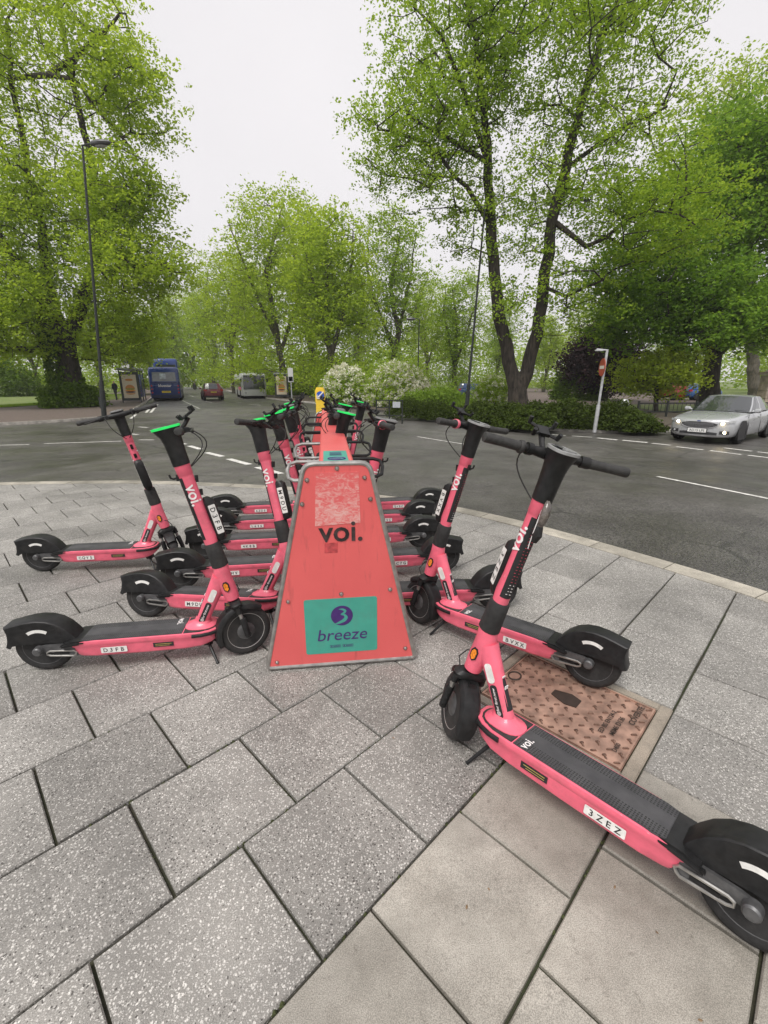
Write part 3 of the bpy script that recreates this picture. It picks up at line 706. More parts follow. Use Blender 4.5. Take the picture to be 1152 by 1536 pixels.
    # hook at the back of the stem
    m = MB(); m.tube([ax(.665,-.036), ax(.665,-.058), ax(.672,-.068), ax(.69,-.070)], .005, 6); m.box(ax(.665,-.04), (.012,.016,.03)); part_mesh('bag_hook', m, BLK)
    # safety sticker on the lower down tube back and deck side label
    m = MB()
    A_ = Vector((.772,0,.192)); B_ = ax(.105, -.02); D_ = (B_-A_).normalized(); U_ = YV.cross(D_)
    bk = U_ if U_.x < 0 else -U_
    rr = [[A_+D_*(.045+.165*i/6)+bk*(.0378*cos(a_))+YV*(.0318*sin(a_)) for a_ in [radians(-62+124*k/8) for k in range(9)]] for i in range(7)]
    m.loft(rr, caps=(False, False), closed=False); m.box(A_+D_*.13+bk*.0385, (.003,.02,.014), None, 1); m.box(A_+D_*.17+bk*.0385, (.003,.018,.006), None, 1); part_mesh('safety_sticker', m, [INK, WINK], smooth=40)
    for s_ in (-1, 1):
        m = MB(); m.box((.60, s_*.0868, .135), (.10,.002,.024), None, 0); m.box((.60, s_*.0879, .139), (.08,.001,.0025), None, 1); m.box((.595, s_*.0879, .130), (.07,.001,.002), None, 1)
        part_mesh('warning_label%+d' % s_, m, [INK, pm('yellow_print', (.40,.30,.08), .6)], smooth=0)
    # deck word
    m = MB(); put_text(m, 'voi.', Matrix.Translation((.66, .045, .1898)) @ Matrix.Rotation(radians(180+90), 4, 'Z'), .045, 0, .018); part_mesh('deck_wordmark', m, WINK, smooth=0)
    # kickstand, two splayed legs
    m = MB(); m.box((.80, 0, .085), (.05,.05,.035))
    part_mesh('stand_bracket', m, BLK, bev=.006)
    # cable ring on the fork
    m = MB(); m.tube([ax(-.05,.02,.045), ax(-.02,.05,.05), ax(.02,.045,.03), ax(.03,.03,.01)], .003, 5); part_mesh('brake_hose', m, RUB)
build_scooter_meshes()
def plate_mesh(txt, L_, H_, size, gap=1.0, vertical=False):
    """small white plate with spaced characters, lying in local xy facing +z"""
    m = MB(); r = .004; P = []
    for cx_, cy_, a0 in ((L_/2-r, H_/2-r, 0),(-L_/2+r, H_/2-r, 90),(-L_/2+r, -H_/2+r, 180),(L_/2-r, -H_/2+r, 270)):
        for k in range(4): a = radians(a0+30*k); P.append((cx_+r*cos(a), cy_+r*sin(a)))
    m.prism(P, Matrix(), 0, .0012, 0)
    n_ = len(txt)
    for i, ch in enumerate(txt):
        if ch == ' ': continue
        put_text(m, ch, Matrix.Translation(((i-(n_-1)/2)*L_*.86/n_, 0, .0017)), size, 1, .015)
    o = m.build('number_plate', [WHITE, INK], smooth=0); me = o.data; bpy.data.objects.remove(o); return me
def scooter(label, xy, heading, lean, steer, deck_txt, stem_txt, lit=False, group=None, holder=True, ring=False):
    root = thing('electric_scooter', label, 'scooter', (xy[0], xy[1], 0), 0, group)
    root.matrix_world = Matrix.Translation((xy[0], xy[1], .0)) @ Matrix.Rotation(radians(heading), 4, 'Z') @ Matrix.Rotation(radians(lean), 4, 'X')
    ST = Matrix.Translation(AP) @ Matrix.Rotation(radians(steer), 4, AU) @ Matrix.Translation(-AP)
    P = lambda key, parent=root, name=None, M=None: put(name or key.split('+')[0].split('-')[0], SM[key], parent, M)
    P('head_tube'); dk = P('deck'); P('grip_mat', dk); P('nose_plate', dk); P('nose_trim', dk); P('warning_label+1', dk); P('warning_label-1', dk); P('deck_wordmark', dk)
    dt = P('down_tube'); P('safety_sticker', dt)
    for s_ in ('+1', '-1'):
        P('down_tube_sticker'+s_, dt, 'sticker'); P('side_reflector'+s_); P('swing_arm'+s_)
    fd = P('rear_fender'); P('rear_fairing'); P('reflector_strip+1', fd); P('reflector_strip-1', fd)
    rw = bpy.data.objects.new('wheel', None); COL.objects.link(rw); rw.parent = root; rw.empty_display_size = .05
    P('rear_tyre', rw, 'tyre'); P('rear_rim', rw, 'rim')
    P('fold_sleeve')
    # everything that steers
    st = P('stem', M=ST); P('wordmark+1', st); P('wordmark-1', st); P('instruction_panel', st); P('bag_hook', st)
    co = P('console', M=ST); P('screen', co); P('light_strip' if lit else 'rim_ring', co)
    hb = P('handlebar', M=ST)
    for s_ in ('+1', '-1'): P('grip'+s_, hb); P('brake_lever'+s_, hb)
    if ring: P('grip_ring', hb)
    P('cable', M=ST)
    if holder: P('phone_holder', M=ST)
    bt = P('battery_pack', M=ST)
    fk = P('fork', M=ST); P('shock_absorber', fk); P('brake_hose', fk); P('front_fender', M=ST)
    fw = bpy.data.objects.new('wheel', None); COL.objects.link(fw); fw.parent = root; fw.matrix_local = ST; fw.empty_display_size = .05
    P('front_tyre', fw, 'tyre'); P('front_rim', fw, 'rim')
    # plates
    if stem_txt:
        me = plate_mesh(stem_txt, .155, .034, .034)
        for s_ in (-1, 1):
            c_ = ax(.415, .058, s_*.0318)
            xa = -AU; za = YV*s_; ya = za.cross(xa)
            M_ = Matrix(((xa.x,ya.x,za.x,c_.x),(xa.y,ya.y,za.y,c_.y),(xa.z,ya.z,za.z,c_.z),(0,0,0,1)))
            put('number_plate', me, bt, M_)
    if deck_txt:
        me = plate_mesh(deck_txt, .125, .032, .030)
        for s_ in (-1, 1):
            xa = Vector((-s_, 0, 0)); za = YV*s_; ya = za.cross(xa); c_ = Vector((.36, s_*.0868, .128))
            put('number_plate', me, dk, Matrix(((xa.x,ya.x,za.x,c_.x),(xa.y,ya.y,za.y,c_.y),(xa.z,ya.z,za.z,c_.z),(0,0,0,1))))
    # kickstand legs reach the ground whatever the lean
    P('stand_bracket'); k = Matrix.Rotation(radians(lean), 3, 'X').inverted(); dn = k @ Vector((0,0,-1))
    for s_ in (-1, 1):
        a = Vector((.805, s_*.018, .085)); ft = Vector((.86, s_*.10, .085)); b = ft+dn*((Matrix.Rotation(radians(lean), 3, 'X') @ ft).z-.006)
        if not lean and s_ > 0: b = b+Vector((0,0,.0))
        m = MB(); m.tube([a, a.lerp(b, .5), b], [.009,.008,.007], 7); m.tube([b, b+(b-a).normalized()*.004], .009, 6); m.build('kickstand_leg', BLK, root)
    return root
SCG = 'pink scooters parked at the rack'
sc1 = scooter('pink electric scooter plated 3ZEZ on its own beside the brown utility cover', (.98,.848), 133, 7.5, -38, '3ZEZ', '3ZEZ')
scooter('pink electric scooter plated BVXX with rear wheel on the brown utility cover', (1.015,1.90), 142.5, 5.5, -18, 'BVXX', 'BVXX', ring=True)
scooter('pink electric scooter plated D3FB beside the trapezoid end panel, green console light', (-1.755,2.04), 8.6, 0, 22, 'D3FB', 'D3FB', True)
scooter('pink electric scooter plated CQY5 apart from the rack, front wheel turned sharply', (-2.70,3.30), 7, 1, -66, 'CQY5', 'CQY5', False, None, False)
scooter('pink electric scooter plated M9DU next after D3FB along the rack', (-1.51,2.575), -6, -9, -4, 'M9DU', 'M9DU', True)
scooter('pink electric scooter with deck plate ending HV docked behind M9DU', (-1.47,2.99), 8, -1, 8, 'ZNHV', 'ZNHV', True, SCG)
scooter('pink electric scooter with deck plate ending K8B docked behind the HV one', (-1.50,3.55), 8, 1, -6, '4K8B', '4K8B', True, SCG)
scooter('pink electric scooter with deck plate ending 636 in the docked row', (-1.58,4.08), 9, 0, 10, 'L636', 'L636', False, SCG)
scooter('pink electric scooter with deck plate 6ZDE last in its row towards the kerb', (-1.68,4.60), 9, -1, -10, '6ZDE', '6ZDE', True, SCG)
for i, (xy, hd, st, tx, lit) in enumerate([((.74,2.68), 186, 6, 'C4NQ', False), ((.46,3.28), 188, -12, 'PC7G', True), ((.34,3.82), 189, 8, 'C2RT', False), ((.36,4.38), 189, -8, 'EX5C', True), ((.50,4.90), 190, 12, 'QV8C', True)]):
    scooter(['pink scooter docked directly behind BVXX, only its rear fender and deck showing', 'pink docked scooter second behind BVXX with low black rear fender', 'pink docked scooter third behind BVXX with white fender strip', 'pink docked scooter fourth behind BVXX with white fender strip', 'pink docked scooter fifth behind BVXX, at the kerb end of the rack'][i], xy, hd, 1-(i % 3), st, tx, tx, lit, SCG, ring=(i == 0))
# torn clear sleeve and cord hanging at the back of the nearest stem
ST1 = Matrix.Translation(AP) @ Matrix.Rotation(radians(-38), 4, AU) @ Matrix.Translation(-AP)
m = MB(); m.loft([ell(ax(t, o), AF, YV, a, b, 10) for t, a, b, o in ((.735,.004,.006,-.045),(.72,.012,.014,-.055),(.69,.018,.016,-.060),(.66,.016,.014,-.060),(.635,.006,.010,-.055))]); q = m.build('torn_sleeve', pm('smoked_film', (.10,.085,.075), .25, coat=.5, var=.4, vs=60), sc1); q.matrix_local = ST1
m = MB(); m.tube([ax(.70,-.05,.012), ax(.62,-.062,.016), ax(.57,-.060,.012)]+[ax(.555,-.06,.010)], .0016, 5); q = m.build('white_cord', WINK, sc1); q.matrix_local = ST1
m = MB(); m.tube([ax(.64,-.05), ax(.61,-.062), ax(.585,-.058)], [.016,.018,.012], 9); q = m.build('clip', BLK, sc1); q.matrix_local = ST1

# ================================================================== PARKING RACK
def panel_mat():
    m, t, b = nodes('red_panel'); tc_ = t.nodes.new('ShaderNodeTexCoord'); p = tc_.outputs['Object']
    c, f = noise_col(t, p, 3.5, (.64,.105,.105), (.71,.125,.122), .3, .7, 5)
    sc = N(t, 'ShaderNodeMapping'); sc.inputs['Scale'].default_value = (14, 14, 2.2); t.links.new(p, sc.inputs['Vector'])
    n = N(t, 'ShaderNodeTexNoise', Scale=1.6, Detail=9., Roughness=.7); t.links.new(sc.outputs[0], n.inputs['Vector'])
    r = N(t, 'ShaderNodeMapRange'); t.links.new(n.outputs['Fac'], r.inputs[0]); r.inputs[1].default_value = .56; r.inputs[2].default_value = .82; r.inputs[4].default_value = .6
    c = mixc(t, r.outputs[0], c, (.20,.05,.045))
    t.links.new(c, b.inputs['Base Color']); b.inputs['Roughness'].default_value = .42
    n2 = N(t, 'ShaderNodeTexNoise', Scale=6., Detail=3.); t.links.new(p, n2.inputs['Vector']); bump(t, n2.outputs['Fac'], .12, .01, b); return m
def residue_mat():
    m, t, b = nodes('peeled_sticker_residue'); tc_ = t.nodes.new('ShaderNodeTexCoord'); p = tc_.outputs['Object']
    sc = N(t, 'ShaderNodeMapping'); sc.inputs['Scale'].default_value = (1, 1, 1.8); t.links.new(p, sc.inputs['Vector'])
    n = N(t, 'ShaderNodeTexNoise', Scale=26., Detail=9., Roughness=.72, Distortion=1.2); t.links.new(sc.outputs[0], n.inputs['Vector'])
    sx = N(t, 'ShaderNodeSeparateXYZ'); t.links.new(p, sx.inputs[0])
    g = N(t, 'ShaderNodeMapRange'); t.links.new(sx.outputs['Z'], g.inputs[0]); g.inputs[1].default_value = 1.08; g.inputs[2].default_value = .78; g.inputs[3].default_value = -.05; g.inputs[4].default_value = .09
    ad = N(t, 'ShaderNodeMath', operation='ADD'); t.links.new(n.outputs['Fac'], ad.inputs[0]); t.links.new(g.outputs[0], ad.inputs[1])
    r = N(t, 'ShaderNodeMapRange'); t.links.new(ad.outputs[0], r.inputs[0]); r.inputs[1].default_value = .45; r.inputs[2].default_value = .66; r.inputs[4].default_value = .80
    c = mixc(t, r.outputs[0], (.66,.115,.115), (.70,.46,.42)); t.links.new(c, b.inputs['Base Color']); b.inputs['Roughness'].default_value = .7; return m
RED = panel_mat()
pl, pr_ = G0(402,1007), G0(622,990)
pc = (pl+pr_)/2; wb = (pr_-pl).length/2; ang = math.atan2(pr_.y-pl.y, pr_.x-pl.x)
rack = thing('scooter_parking_rack', 'coral red scooter parking rack with trapezoid end panel, teal sticker and long beam', 'parking rack', (pc.x, pc.y, 0), ang)
PH, TW = 1.085, .150                                 # panel height, half width at the top
def trap(inset=0., n=5, r=.045, zb=.02):
    b = wb-inset; tw = TW-inset*.9; zt = PH-inset; z0 = zb+inset
    C = [(-b, z0), (b, z0), (tw, zt), (-tw, zt)]; out = []
    for i in range(4):
        P, A, B = Vector(C[i]), Vector(C[i-1]), Vector(C[(i+1) % 4]); rr = r if i > 1 else r*.55
        d0, d1 = (A-P).normalized(), (B-P).normalized(); p0, p1 = P+d0*rr, P+d1*rr
        for k in range(n): t = k/(n-1); out.append(tuple(p0*(1-t)**2+P*2*t*(1-t)+p1*t*t))
    return out
RY = Matrix(((1,0,0,0),(0,0,1,0),(0,1,0,0),(0,0,0,1)))
BEAM = 3.55                                          # length of the beam behind the panel
for y0, nm in ((0., 'end_panel'), (BEAM, 'end_panel')):
    m = MB(); m.prism(trap(.006), RY, y0-.004, y0+.012); pn = m.build(nm, RED, rack, smooth=0, bev=.001)
    tp = trap(0.); m = MB(); m.tube([(x, y0+.002, z) for x, z in tp+tp[:2]], .0125, 8, caps=False); m.build('frame_tube', STEEL, rack)
    if y0 == 0:
        # bolts
        for bx, bz in ((-.140,1.01),(.128,1.015),(-.168,.895),(.155,.91),(-.262,.395),(.003,.42),(.252,.43),(-.338,.052),(.335,.080),(.0,1.062)):
            m = MB(); m.lathe([(.0,.008),(.006,.0075),(.0085,.004),(.009,0),(.012,0),(.012,-.001)], Matrix.Translation((bx, -.004, bz)) @ Matrix.Rotation(pi/2, 4, 'X'), 12); m.build('bolt', STEEL, rack)
        # residue of a torn poster
        m = MB(); q0 = [(-.112,.785),(.105,.795),(.100,1.045),(-.100,1.045)]
        m.prism(q0, RY, -.0058, -.0040); m.build('sticker_residue', residue_mat(), rack, smooth=0)
        # cut-out letters laid on as flat dark shapes; the shade behind is painted in
        m = MB(); put_text(m, 'voi.', Matrix.Translation((.008,-.0068,.752)) @ Matrix.Rotation(pi/2, 4, 'X'), .150, 0, .015); m.build('cut_lettering_shade', pm('painted_void_shade', (.035,.022,.022), .7, var=.7, vs=18), rack, smooth=0)
        # old square sticker
        m = MB(); m.prism([(-.072,.645),(-.008,.645),(-.006,.698),(-.070,.696)], RY, -.0052, -.004); m.build('faded_sticker', pm('faded_red', (.45,.06,.065), .6, var=.3, vs=40), rack, smooth=0)
        # teal sticker
        tl = MB(); x0, x1, z0, z1 = -.186, .184, .085, .398; r = .012; P = []
        for cx_, cz_, a0 in ((x1-r, z1-r, 0),(x0+r, z1-r, 90),(x0+r, z0+r, 180),(x1-r, z0+r, 270)):
            for k in range(5): a = radians(a0+22.5*k); P.append((cx_+r*cos(a), cz_+r*sin(a)))
        tl.prism(P, RY, -.0056, -.004); ts = tl.build('teal_sticker', pm('teal_vinyl', (.055,.32,.245), .45, var=.06, vs=10, dirt=.25), rack, smooth=0)
        PUR = pm('purple_ink', (.055,.018,.14), .5); TEAL2 = pm('teal_vinyl', (.055,.32,.245))
        m = MB(); cx_, cz_ = .003, .300; cr_ = .056
        m.prism([(cx_+cr_*cos(a), cz_+cr_*sin(a)) for a in [2*pi*k/36 for k in range(36)]], RY, -.0066, -.0056)
        # swirl: a swooping numeral-like ribbon with a tapering tail
        cen = [(-.012,.031),(.004,.029),(.014,.021),(.008,.012),(-.004,.006),(.010,.003),(.017,-.009),(.008,-.022),(-.012,-.032),(-.030,-.037)]
        wd_ = [.001,.004,.005,.004,.0015,.004,.007,.007,.005,.001]; cen = [Vector(c)*1.22 for c in cen]; wd_ = [w__*1.25 for w__ in wd_]; L_, R_ = [], []
        dense, wds = [], []
        for i in range(len(cen)-1):
            p0, p1, p2, p3 = cen[max(i-1,0)], cen[i], cen[i+1], cen[min(i+2, len(cen)-1)]
            for k in range(5):
                t = k/5; dense.append(.5*((2*p1)+(p2-p0)*t+(2*p0-5*p1+4*p2-p3)*t*t+(3*p1-p0-3*p2+p3)*t**3)); wds.append(wd_[i]*(1-t)+wd_[i+1]*t)
        rr = []
        for i, p in enumerate(dense):
            d = (dense[min(i+1, len(dense)-1)]-dense[max(i-1, 0)]).normalized(); nn = Vector((-d.y, d.x))*wds[i]
            rr.append([Vector((cx_+p.x+nn.x, -.0070, cz_+p.y+nn.y)), Vector((cx_+p.x-nn.x, -.0070, cz_+p.y-nn.y))])
        m.loft(rr, 1, (False, False), False); m.build('emblem', [PUR, TEAL2], ts, smooth=0)
        m = MB(); put_text(m, 'breeze', Matrix.Translation((.003,-.0066,.192)) @ Matrix.Rotation(pi/2, 4, 'X'), .095, 0, .002, .18); m.build('lettering', PUR, ts, smooth=0)
        m = MB()
        for bx in (-.035, .030):
            for c, s_ in (((bx,-.0062,.131),(.055,.001,.0012)),((bx,-.0062,.118),(.055,.001,.0012)),((bx-.027,-.0062,.1245),(.0012,.001,.013)),((bx+.027,-.0062,.1245),(.0012,.001,.013)),((bx+.006,-.0062,.1245),(.034,.001,.003)),((bx-.019,-.0062,.1245),(.006,.001,.006))): m.box(c, s_)
        m.build('app_badges', PUR, ts, smooth=0)
    else: pass
# beam: folded sheet box
m = MB(); bw_ = .083
rings = []
for y, z in ((.013, PH+.002), (BEAM-.01, PH+.055)):
    rings.append([Vector((-bw_, y, z-.11)), Vector((bw_, y, z-.11)), Vector((bw_, y, z-.008)), Vector((bw_-.008, y, z)), Vector((-bw_+.008, y, z)), Vector((-bw_, y, z-.008))])
m.loft(rings); m.build('beam', RED, rack, smooth=30)
m = MB(); zt = lambda y: PH+.002+.053*(y-.013)/(BEAM-.023)
m.add([(-.062, .04, zt(.04)+.0015), (.058, .04, zt(.04)+.0015), (.058, .34, zt(.34)+.0015), (-.062, .34, zt(.34)+.0015)], [(0,1,2,3)])
te = m.build('teal_sticker', TEAL2, rack, smooth=0)
m = MB(); m.tube([(.002+.042*cos(a), .10+.034*sin(a), zt(.1)+.003) for a in [2*pi*k/20 for k in range(21)]], .003, 4)
m.box((-.002, .10, zt(.1)+.002), (.05,.02,.001))
for k in range(4): m.box((-.0, .20+.03*k, zt(.2)+.0035), (.06,.008,.001))
m.build('print', PUR, te, smooth=0)
# posts and ground rails under the beam
for y in (.35, BEAM-.2):
    for s_ in (-1, 1):
        m = MB(); m.tube([(s_*.06, y, PH-.10), (s_*.20, y, .03)], .02, 8); m.build('leg', STEEL, rack)
m = MB(); m.box((0, BEAM/2, .022), (.05, BEAM-.1, .03)); m.build('ground_rail', STEEL, rack, smooth=0, bev=.003)
# docking hoops out of both sides of the beam
for i in range(5):
    for s_ in (-1, 1):
        y = .14+.62*i+(.05 if s_ > 0 else 0); zc = zt(y)-.05
        pts = [(s_*.075, y+.10, zc+.015), (s_*.20, y+.10, zc+.015), (s_*.235, y+.095, zc+.005), (s_*.245, y+.06, zc-.02), (s_*.235, y+.015, zc-.052), (s_*.21, y, zc-.06), (s_*.075, y, zc-.06)]
        m = MB(); m.tube(pts, .0095, 8); m.build('docking_hoop', STEEL if s_ < 0 and i < 2 else BLK, rack)
# ================================================================== VEHICLES
GLASS = pm('dark_window_glass', (.025,.03,.032), .06, coat=.6, spec=.9, var=.1)
GLASS2 = pm('grey_window_glass', (.10,.115,.115), .08, coat=.5, spec=.9, var=.2, vs=2)
CHROME = pm('chrome_trim', (.62,.62,.62), .18, .95)
TYRE = pm('car_tyre', (.012,.012,.012), .85, var=.3, vs=40, dirt=.1, spec=.2)
ALLOY = pm('alloy_wheel', (.36,.36,.36), .35, .75, dirt=.2)
PLWH = pm('plate_white', (.72,.72,.70), .5); PLYE = pm('plate_yellow', (.72,.55,.04), .5)
TAIL = pm('tail_lamp_red', (.42,.015,.015), .2, coat=.6, var=.3, vs=20)
LAMP = pm('lit_headlamp', (.9,.85,.7), .2, emit=((1.0,.80,.45), 18.0))
LENS = pm('clear_lens', (.45,.46,.46), .12, .3, coat=.6, var=.3, vs=25)
def road_wheel(parent, c, r, w_, side, steer=0.):
    wl = bpy.data.objects.new('wheel', None); COL.objects.link(wl); wl.parent = parent; wl.location = c; wl.rotation_euler = (0, 0, steer); wl.empty_display_size = .1
    M_ = Matrix.Rotation(pi/2, 4, 'X'); m = MB()
    m.lathe([(r*.64,-w_*.45),(r*.72,-w_*.5),(r*.93,-w_*.5),(r*.99,-w_*.36),(r,0),(r*.99,w_*.36),(r*.93,w_*.5),(r*.72,w_*.5),(r*.64,w_*.45)], M_, 28); m.build('tyre', TYRE, wl)
    m = MB(); m.lathe([(r*.60,-w_*.3),(r*.655,-w_*.46),(r*.66,-w_*.4),(r*.66,w_*.4),(r*.655,w_*.46),(r*.60,w_*.3)], M_, 28)
    m.lathe([(0,-w_*.15),(r*.6,-w_*.12),(r*.6,w_*.12),(0,w_*.15)], M_, 20, 1); m.lathe([(0,-w_*.42),(r*.14,-w_*.42),(r*.16,w_*.42),(0,w_*.42)], M_, 12)
    for k in range(5):
        Rk = M_ @ Matrix.Rotation(2*pi*k/5+.3, 4, 'Z')
        for z in (-w_*.36, w_*.36):
            m.add([Rk @ Vector(p) for p in ((.1*r,-.10*r,z),(.1*r,.10*r,z),(.63*r,.07*r,z*1.1),(.63*r,-.07*r,z*1.1),(.1*r,-.10*r,z*.5),(.1*r,.10*r,z*.5),(.63*r,.07*r,z*.6),(.63*r,-.07*r,z*.6))], [(0,1,2,3),(7,6,5,4),(0,4,5,1),(1,5,6,2),(2,6,7,3),(3,7,4,0)])
    m.build('rim', [ALLOY, BLK], wl)
def half_ring(x, w_, zb, zt, crown):
    half = [(0,zb),(.78*w_,zb),(.94*w_,zb+.05),(.99*w_,zb+.18),(1.0*w_,zb+(zt-zb)*.55),(.985*w_,zt-.13),(.955*w_,zt-.06),(.87*w_,zt-.012),(.6*w_,zt+crown*.6),(0,zt+crown)]
    return [Vector((x, y, z)) for y, z in half]+[Vector((x, -y, z)) for y, z in reversed(half[1:-1])]
def saloon(root, L, W, stations, belt, roof, paint, wheels, rw=.33):
    """lower body loft, then a glasshouse whose ring is split into screens, door glass and pillars"""
    m = MB(); m.loft([half_ring(*s_) for s_ in stations]); body = m.build('body', paint, root, smooth=50)
    mod = body.modifiers.new('smooth', 'SUBSURF'); mod.levels = 1; mod.render_levels = 1
    nb = len(belt)
    def ring(P): return [Vector(p) for p in P]+[Vector((p[0], -p[1], p[2])) for p in reversed(P) if p[1] > 1e-4]
    b, r = ring([p[:3] for p in belt]), ring(roof)
    mid = [p.lerp(q, .5)+(Vector((0, math.copysign(.018, p.y) if abs(p.y) > .3 else 0, 0))) for p, q in zip(b, r)]
    n = len(b); names = [p[3] for p in belt]; seg = []
    for i in range(n):
        k = i if i < nb-(0) else n-1-i
        if i < nb-1: seg.append(names[i])
        else: seg.append(names[(n-2-i) % n] if n-2-i >= 0 else names[0])
    groups = {}
    for i, s_ in enumerate(seg): groups.setdefault((s_, 0 if s_ in ('windscreen', 'rear_window') else (1 if i < n/2 else -1)), []).append(i)
    for (nm, sd), idx in groups.items():
        m = MB()
        for i in idx:
            j = (i+1) % n; m.add([b[i], b[j], mid[j], mid[i], r[j], r[i]], [(0,1,2,3),(3,2,4,5)])
        isg = nm in ('windscreen', 'rear_window', 'door_window')
        m.build(nm, GLASS if isg else paint, root, smooth=60)
    c = Vector((sum(p.x for p in r)/n, 0, 0)); zt = max(p.z for p in r)
    m = MB(); m.loft([[p*1 for p in r]]+[[Vector((c.x+(p.x-c.x)*f_, p.y*f_, p.z*f_+(zt+.035)*(1-f_)+dz)) for p in r] for f_, dz in ((.93,.012),(.7,.018),(.35,.012),(.02,.0))], caps=(False, True)); m.build('roof', paint, root, smooth=60)
    for (x, y, st) in wheels:
        for s_ in (-1, 1):
            m = MB(); arc = [(x+1.2*rw*cos(a), rw+1.2*rw*sin(a)) for a in [radians(-28+236*k/20) for k in range(21)]]
            m.prism(arc, Matrix.Translation((0, s_*(y-.004), 0)) @ YM, -.03, .03); m.build('wheel_arch', BLK, root, smooth=0)
            road_wheel(root, (x, s_*(y-.105), rw), rw, .22, s_, st)
def curved_patch(root, name, y0, y1, zlo, zhi, fx, mat, n=10, th=.012):
    m = MB(); ys = [y0+(y1-y0)*k/n for k in range(n+1)]
    rr = [[Vector((fx(y, zlo(y))-.03, y, zlo(y))), Vector((fx(y, zlo(y))+th, y, zlo(y))), Vector((fx(y, zhi(y))+th, y, zhi(y))), Vector((fx(y, zhi(y))-.03, y, zhi(y)))] for y in ys]
    m.loft(rr); return m.build(name, mat, root, smooth=50)
def number_plate(root, txt, M_, mat, L_=.52, H_=.115):
    m = MB(); m.box((0,0,0), (L_, H_, .012), M_.to_3x3().copy() if False else None)
    m.v = [tuple(M_ @ Vector(v)) for v in m.v]; put_text(m, txt, M_ @ Matrix.Translation((0,0,.008)), .105, 1, .01)
    m.build('number_plate', [mat, INK], root, smooth=0)
# --- silver saloon with its lamps lit
SILV = pm('silver_paint', (.47,.48,.49), .26, .4, var=.0, vs=1, coat=.7)
fl, fr = G(993,662), G(1097,670)
hd = math.atan2(fr.y-fl.y, fr.x-fl.x)-pi/2          # nose points across the front edge, towards the camera
W_ = 1.86; L_ = 4.8
mid_f = (fl+fr)/2; dirv = Vector((cos(hd), sin(hd), 0))
print('silver front width', (fr-fl).length, 'heading', math.degrees(hd), mid_f)
hd = radians(217)
dirv = Vector((cos(hd), sin(hd), 0)); ctr = mid_f-dirv*(L_/2-.05)+Vector((.10,.15,0))
car = thing('saloon_car', 'silver saloon car with headlights lit waiting at the give way line', 'car', (ctr.x, ctr.y, zr(ctr.x, ctr.y)), hd)
FX = lambda y, z: 2.405-.30*(abs(y)/.92)**2.3-.10*max(0, z-.60)-.06*max(0, .33-z)
st_ = []
for x in (2.40, 2.385, 2.345, 2.28, 2.20, 2.11):
    wv = .92*((2.405-x+.0002)/.30)**(1/2.3); zt = {2.40:.70,2.385:.725,2.345:.745,2.28:.765,2.20:.785,2.11:.805}[x]
    st_.append((x, wv, .20 if x < 2.3 else .23, zt, .02))
st_ += [(1.85,.925,.18,.865,.035),(1.45,.93,.17,.91,.04),(1.0,.93,.17,.955,.04),(.4,.93,.17,.965,.03),(-.5,.93,.17,.975,.03),(-1.3,.93,.18,.995,.03),(-1.8,.92,.20,1.005,.03),(-2.15,.86,.24,.99,.03),(-2.33,.72,.29,.94,.02),(-2.38,.5,.36,.85,.02)]
belt = [(1.15,0,.985,'windscreen'),(1.12,.35,.98,'windscreen'),(1.0,.66,.97,'windscreen'),(.80,.83,.955,'pillar'),(.70,.85,.955,'door_window'),(.2,.865,.96,'door_window'),(-.18,.865,.965,'pillar'),(-.26,.865,.965,'door_window'),(-.9,.85,.98,'door_window'),(-1.32,.82,.995,'pillar'),(-1.55,.70,1.005,'rear_window'),(-1.75,.4,1.01,'rear_window'),(-1.80,0,1.01,'')]
roof = [(.26,0,1.452),(.24,.32,1.447),(.18,.55,1.43),(.08,.64,1.405),(.0,.655,1.41),(-.1,.66,1.43),(-.22,.66,1.433),(-.30,.66,1.433),(-.7,.65,1.42),(-1.05,.62,1.375),(-1.10,.55,1.38),(-1.15,.32,1.40),(-1.17,0,1.405)]
saloon(car, L_, W_, st_, belt, roof, SILV, [(1.47,.93,radians(-5)),(-1.38,.93,0)], .335)
curved_patch(car, 'grille', -.50, .50, lambda y: .49+.115*(abs(y)/.50)**3*.9, lambda y: .69-.06*(abs(y)/.50)**3, FX, pm('grille_black', (.03,.03,.032), .4))
for k in range(6): curved_patch(car, 'grille_bar', -.44+.02*abs(3-k), .44-.02*abs(3-k), lambda y: .512+.027*k, lambda y: .519+.027*k, FX, pm('dull_chrome', (.35,.35,.36), .3, .8), 8, .017)
m = MB(); gp_ = [(y, .69-.06*(abs(y)/.50)**3+.006) for y in [-.50+.10*k for k in range(11)]]; gp2 = [(y, .49+.115*(abs(y)/.50)**3*.9-.006) for y in [.50-.10*k for k in range(11)]]
m.tube([(FX(y, z)+.012, y, z) for y, z in gp_+gp2+gp_[:1]], .011, 6); m.build('grille_surround', CHROME, car)
curved_patch(car, 'air_intake', -.52, .52, lambda y: .30, lambda y: .40-.03*(abs(y)/.52)**2, FX, pm('grille_black', (.03,.03,.032)))
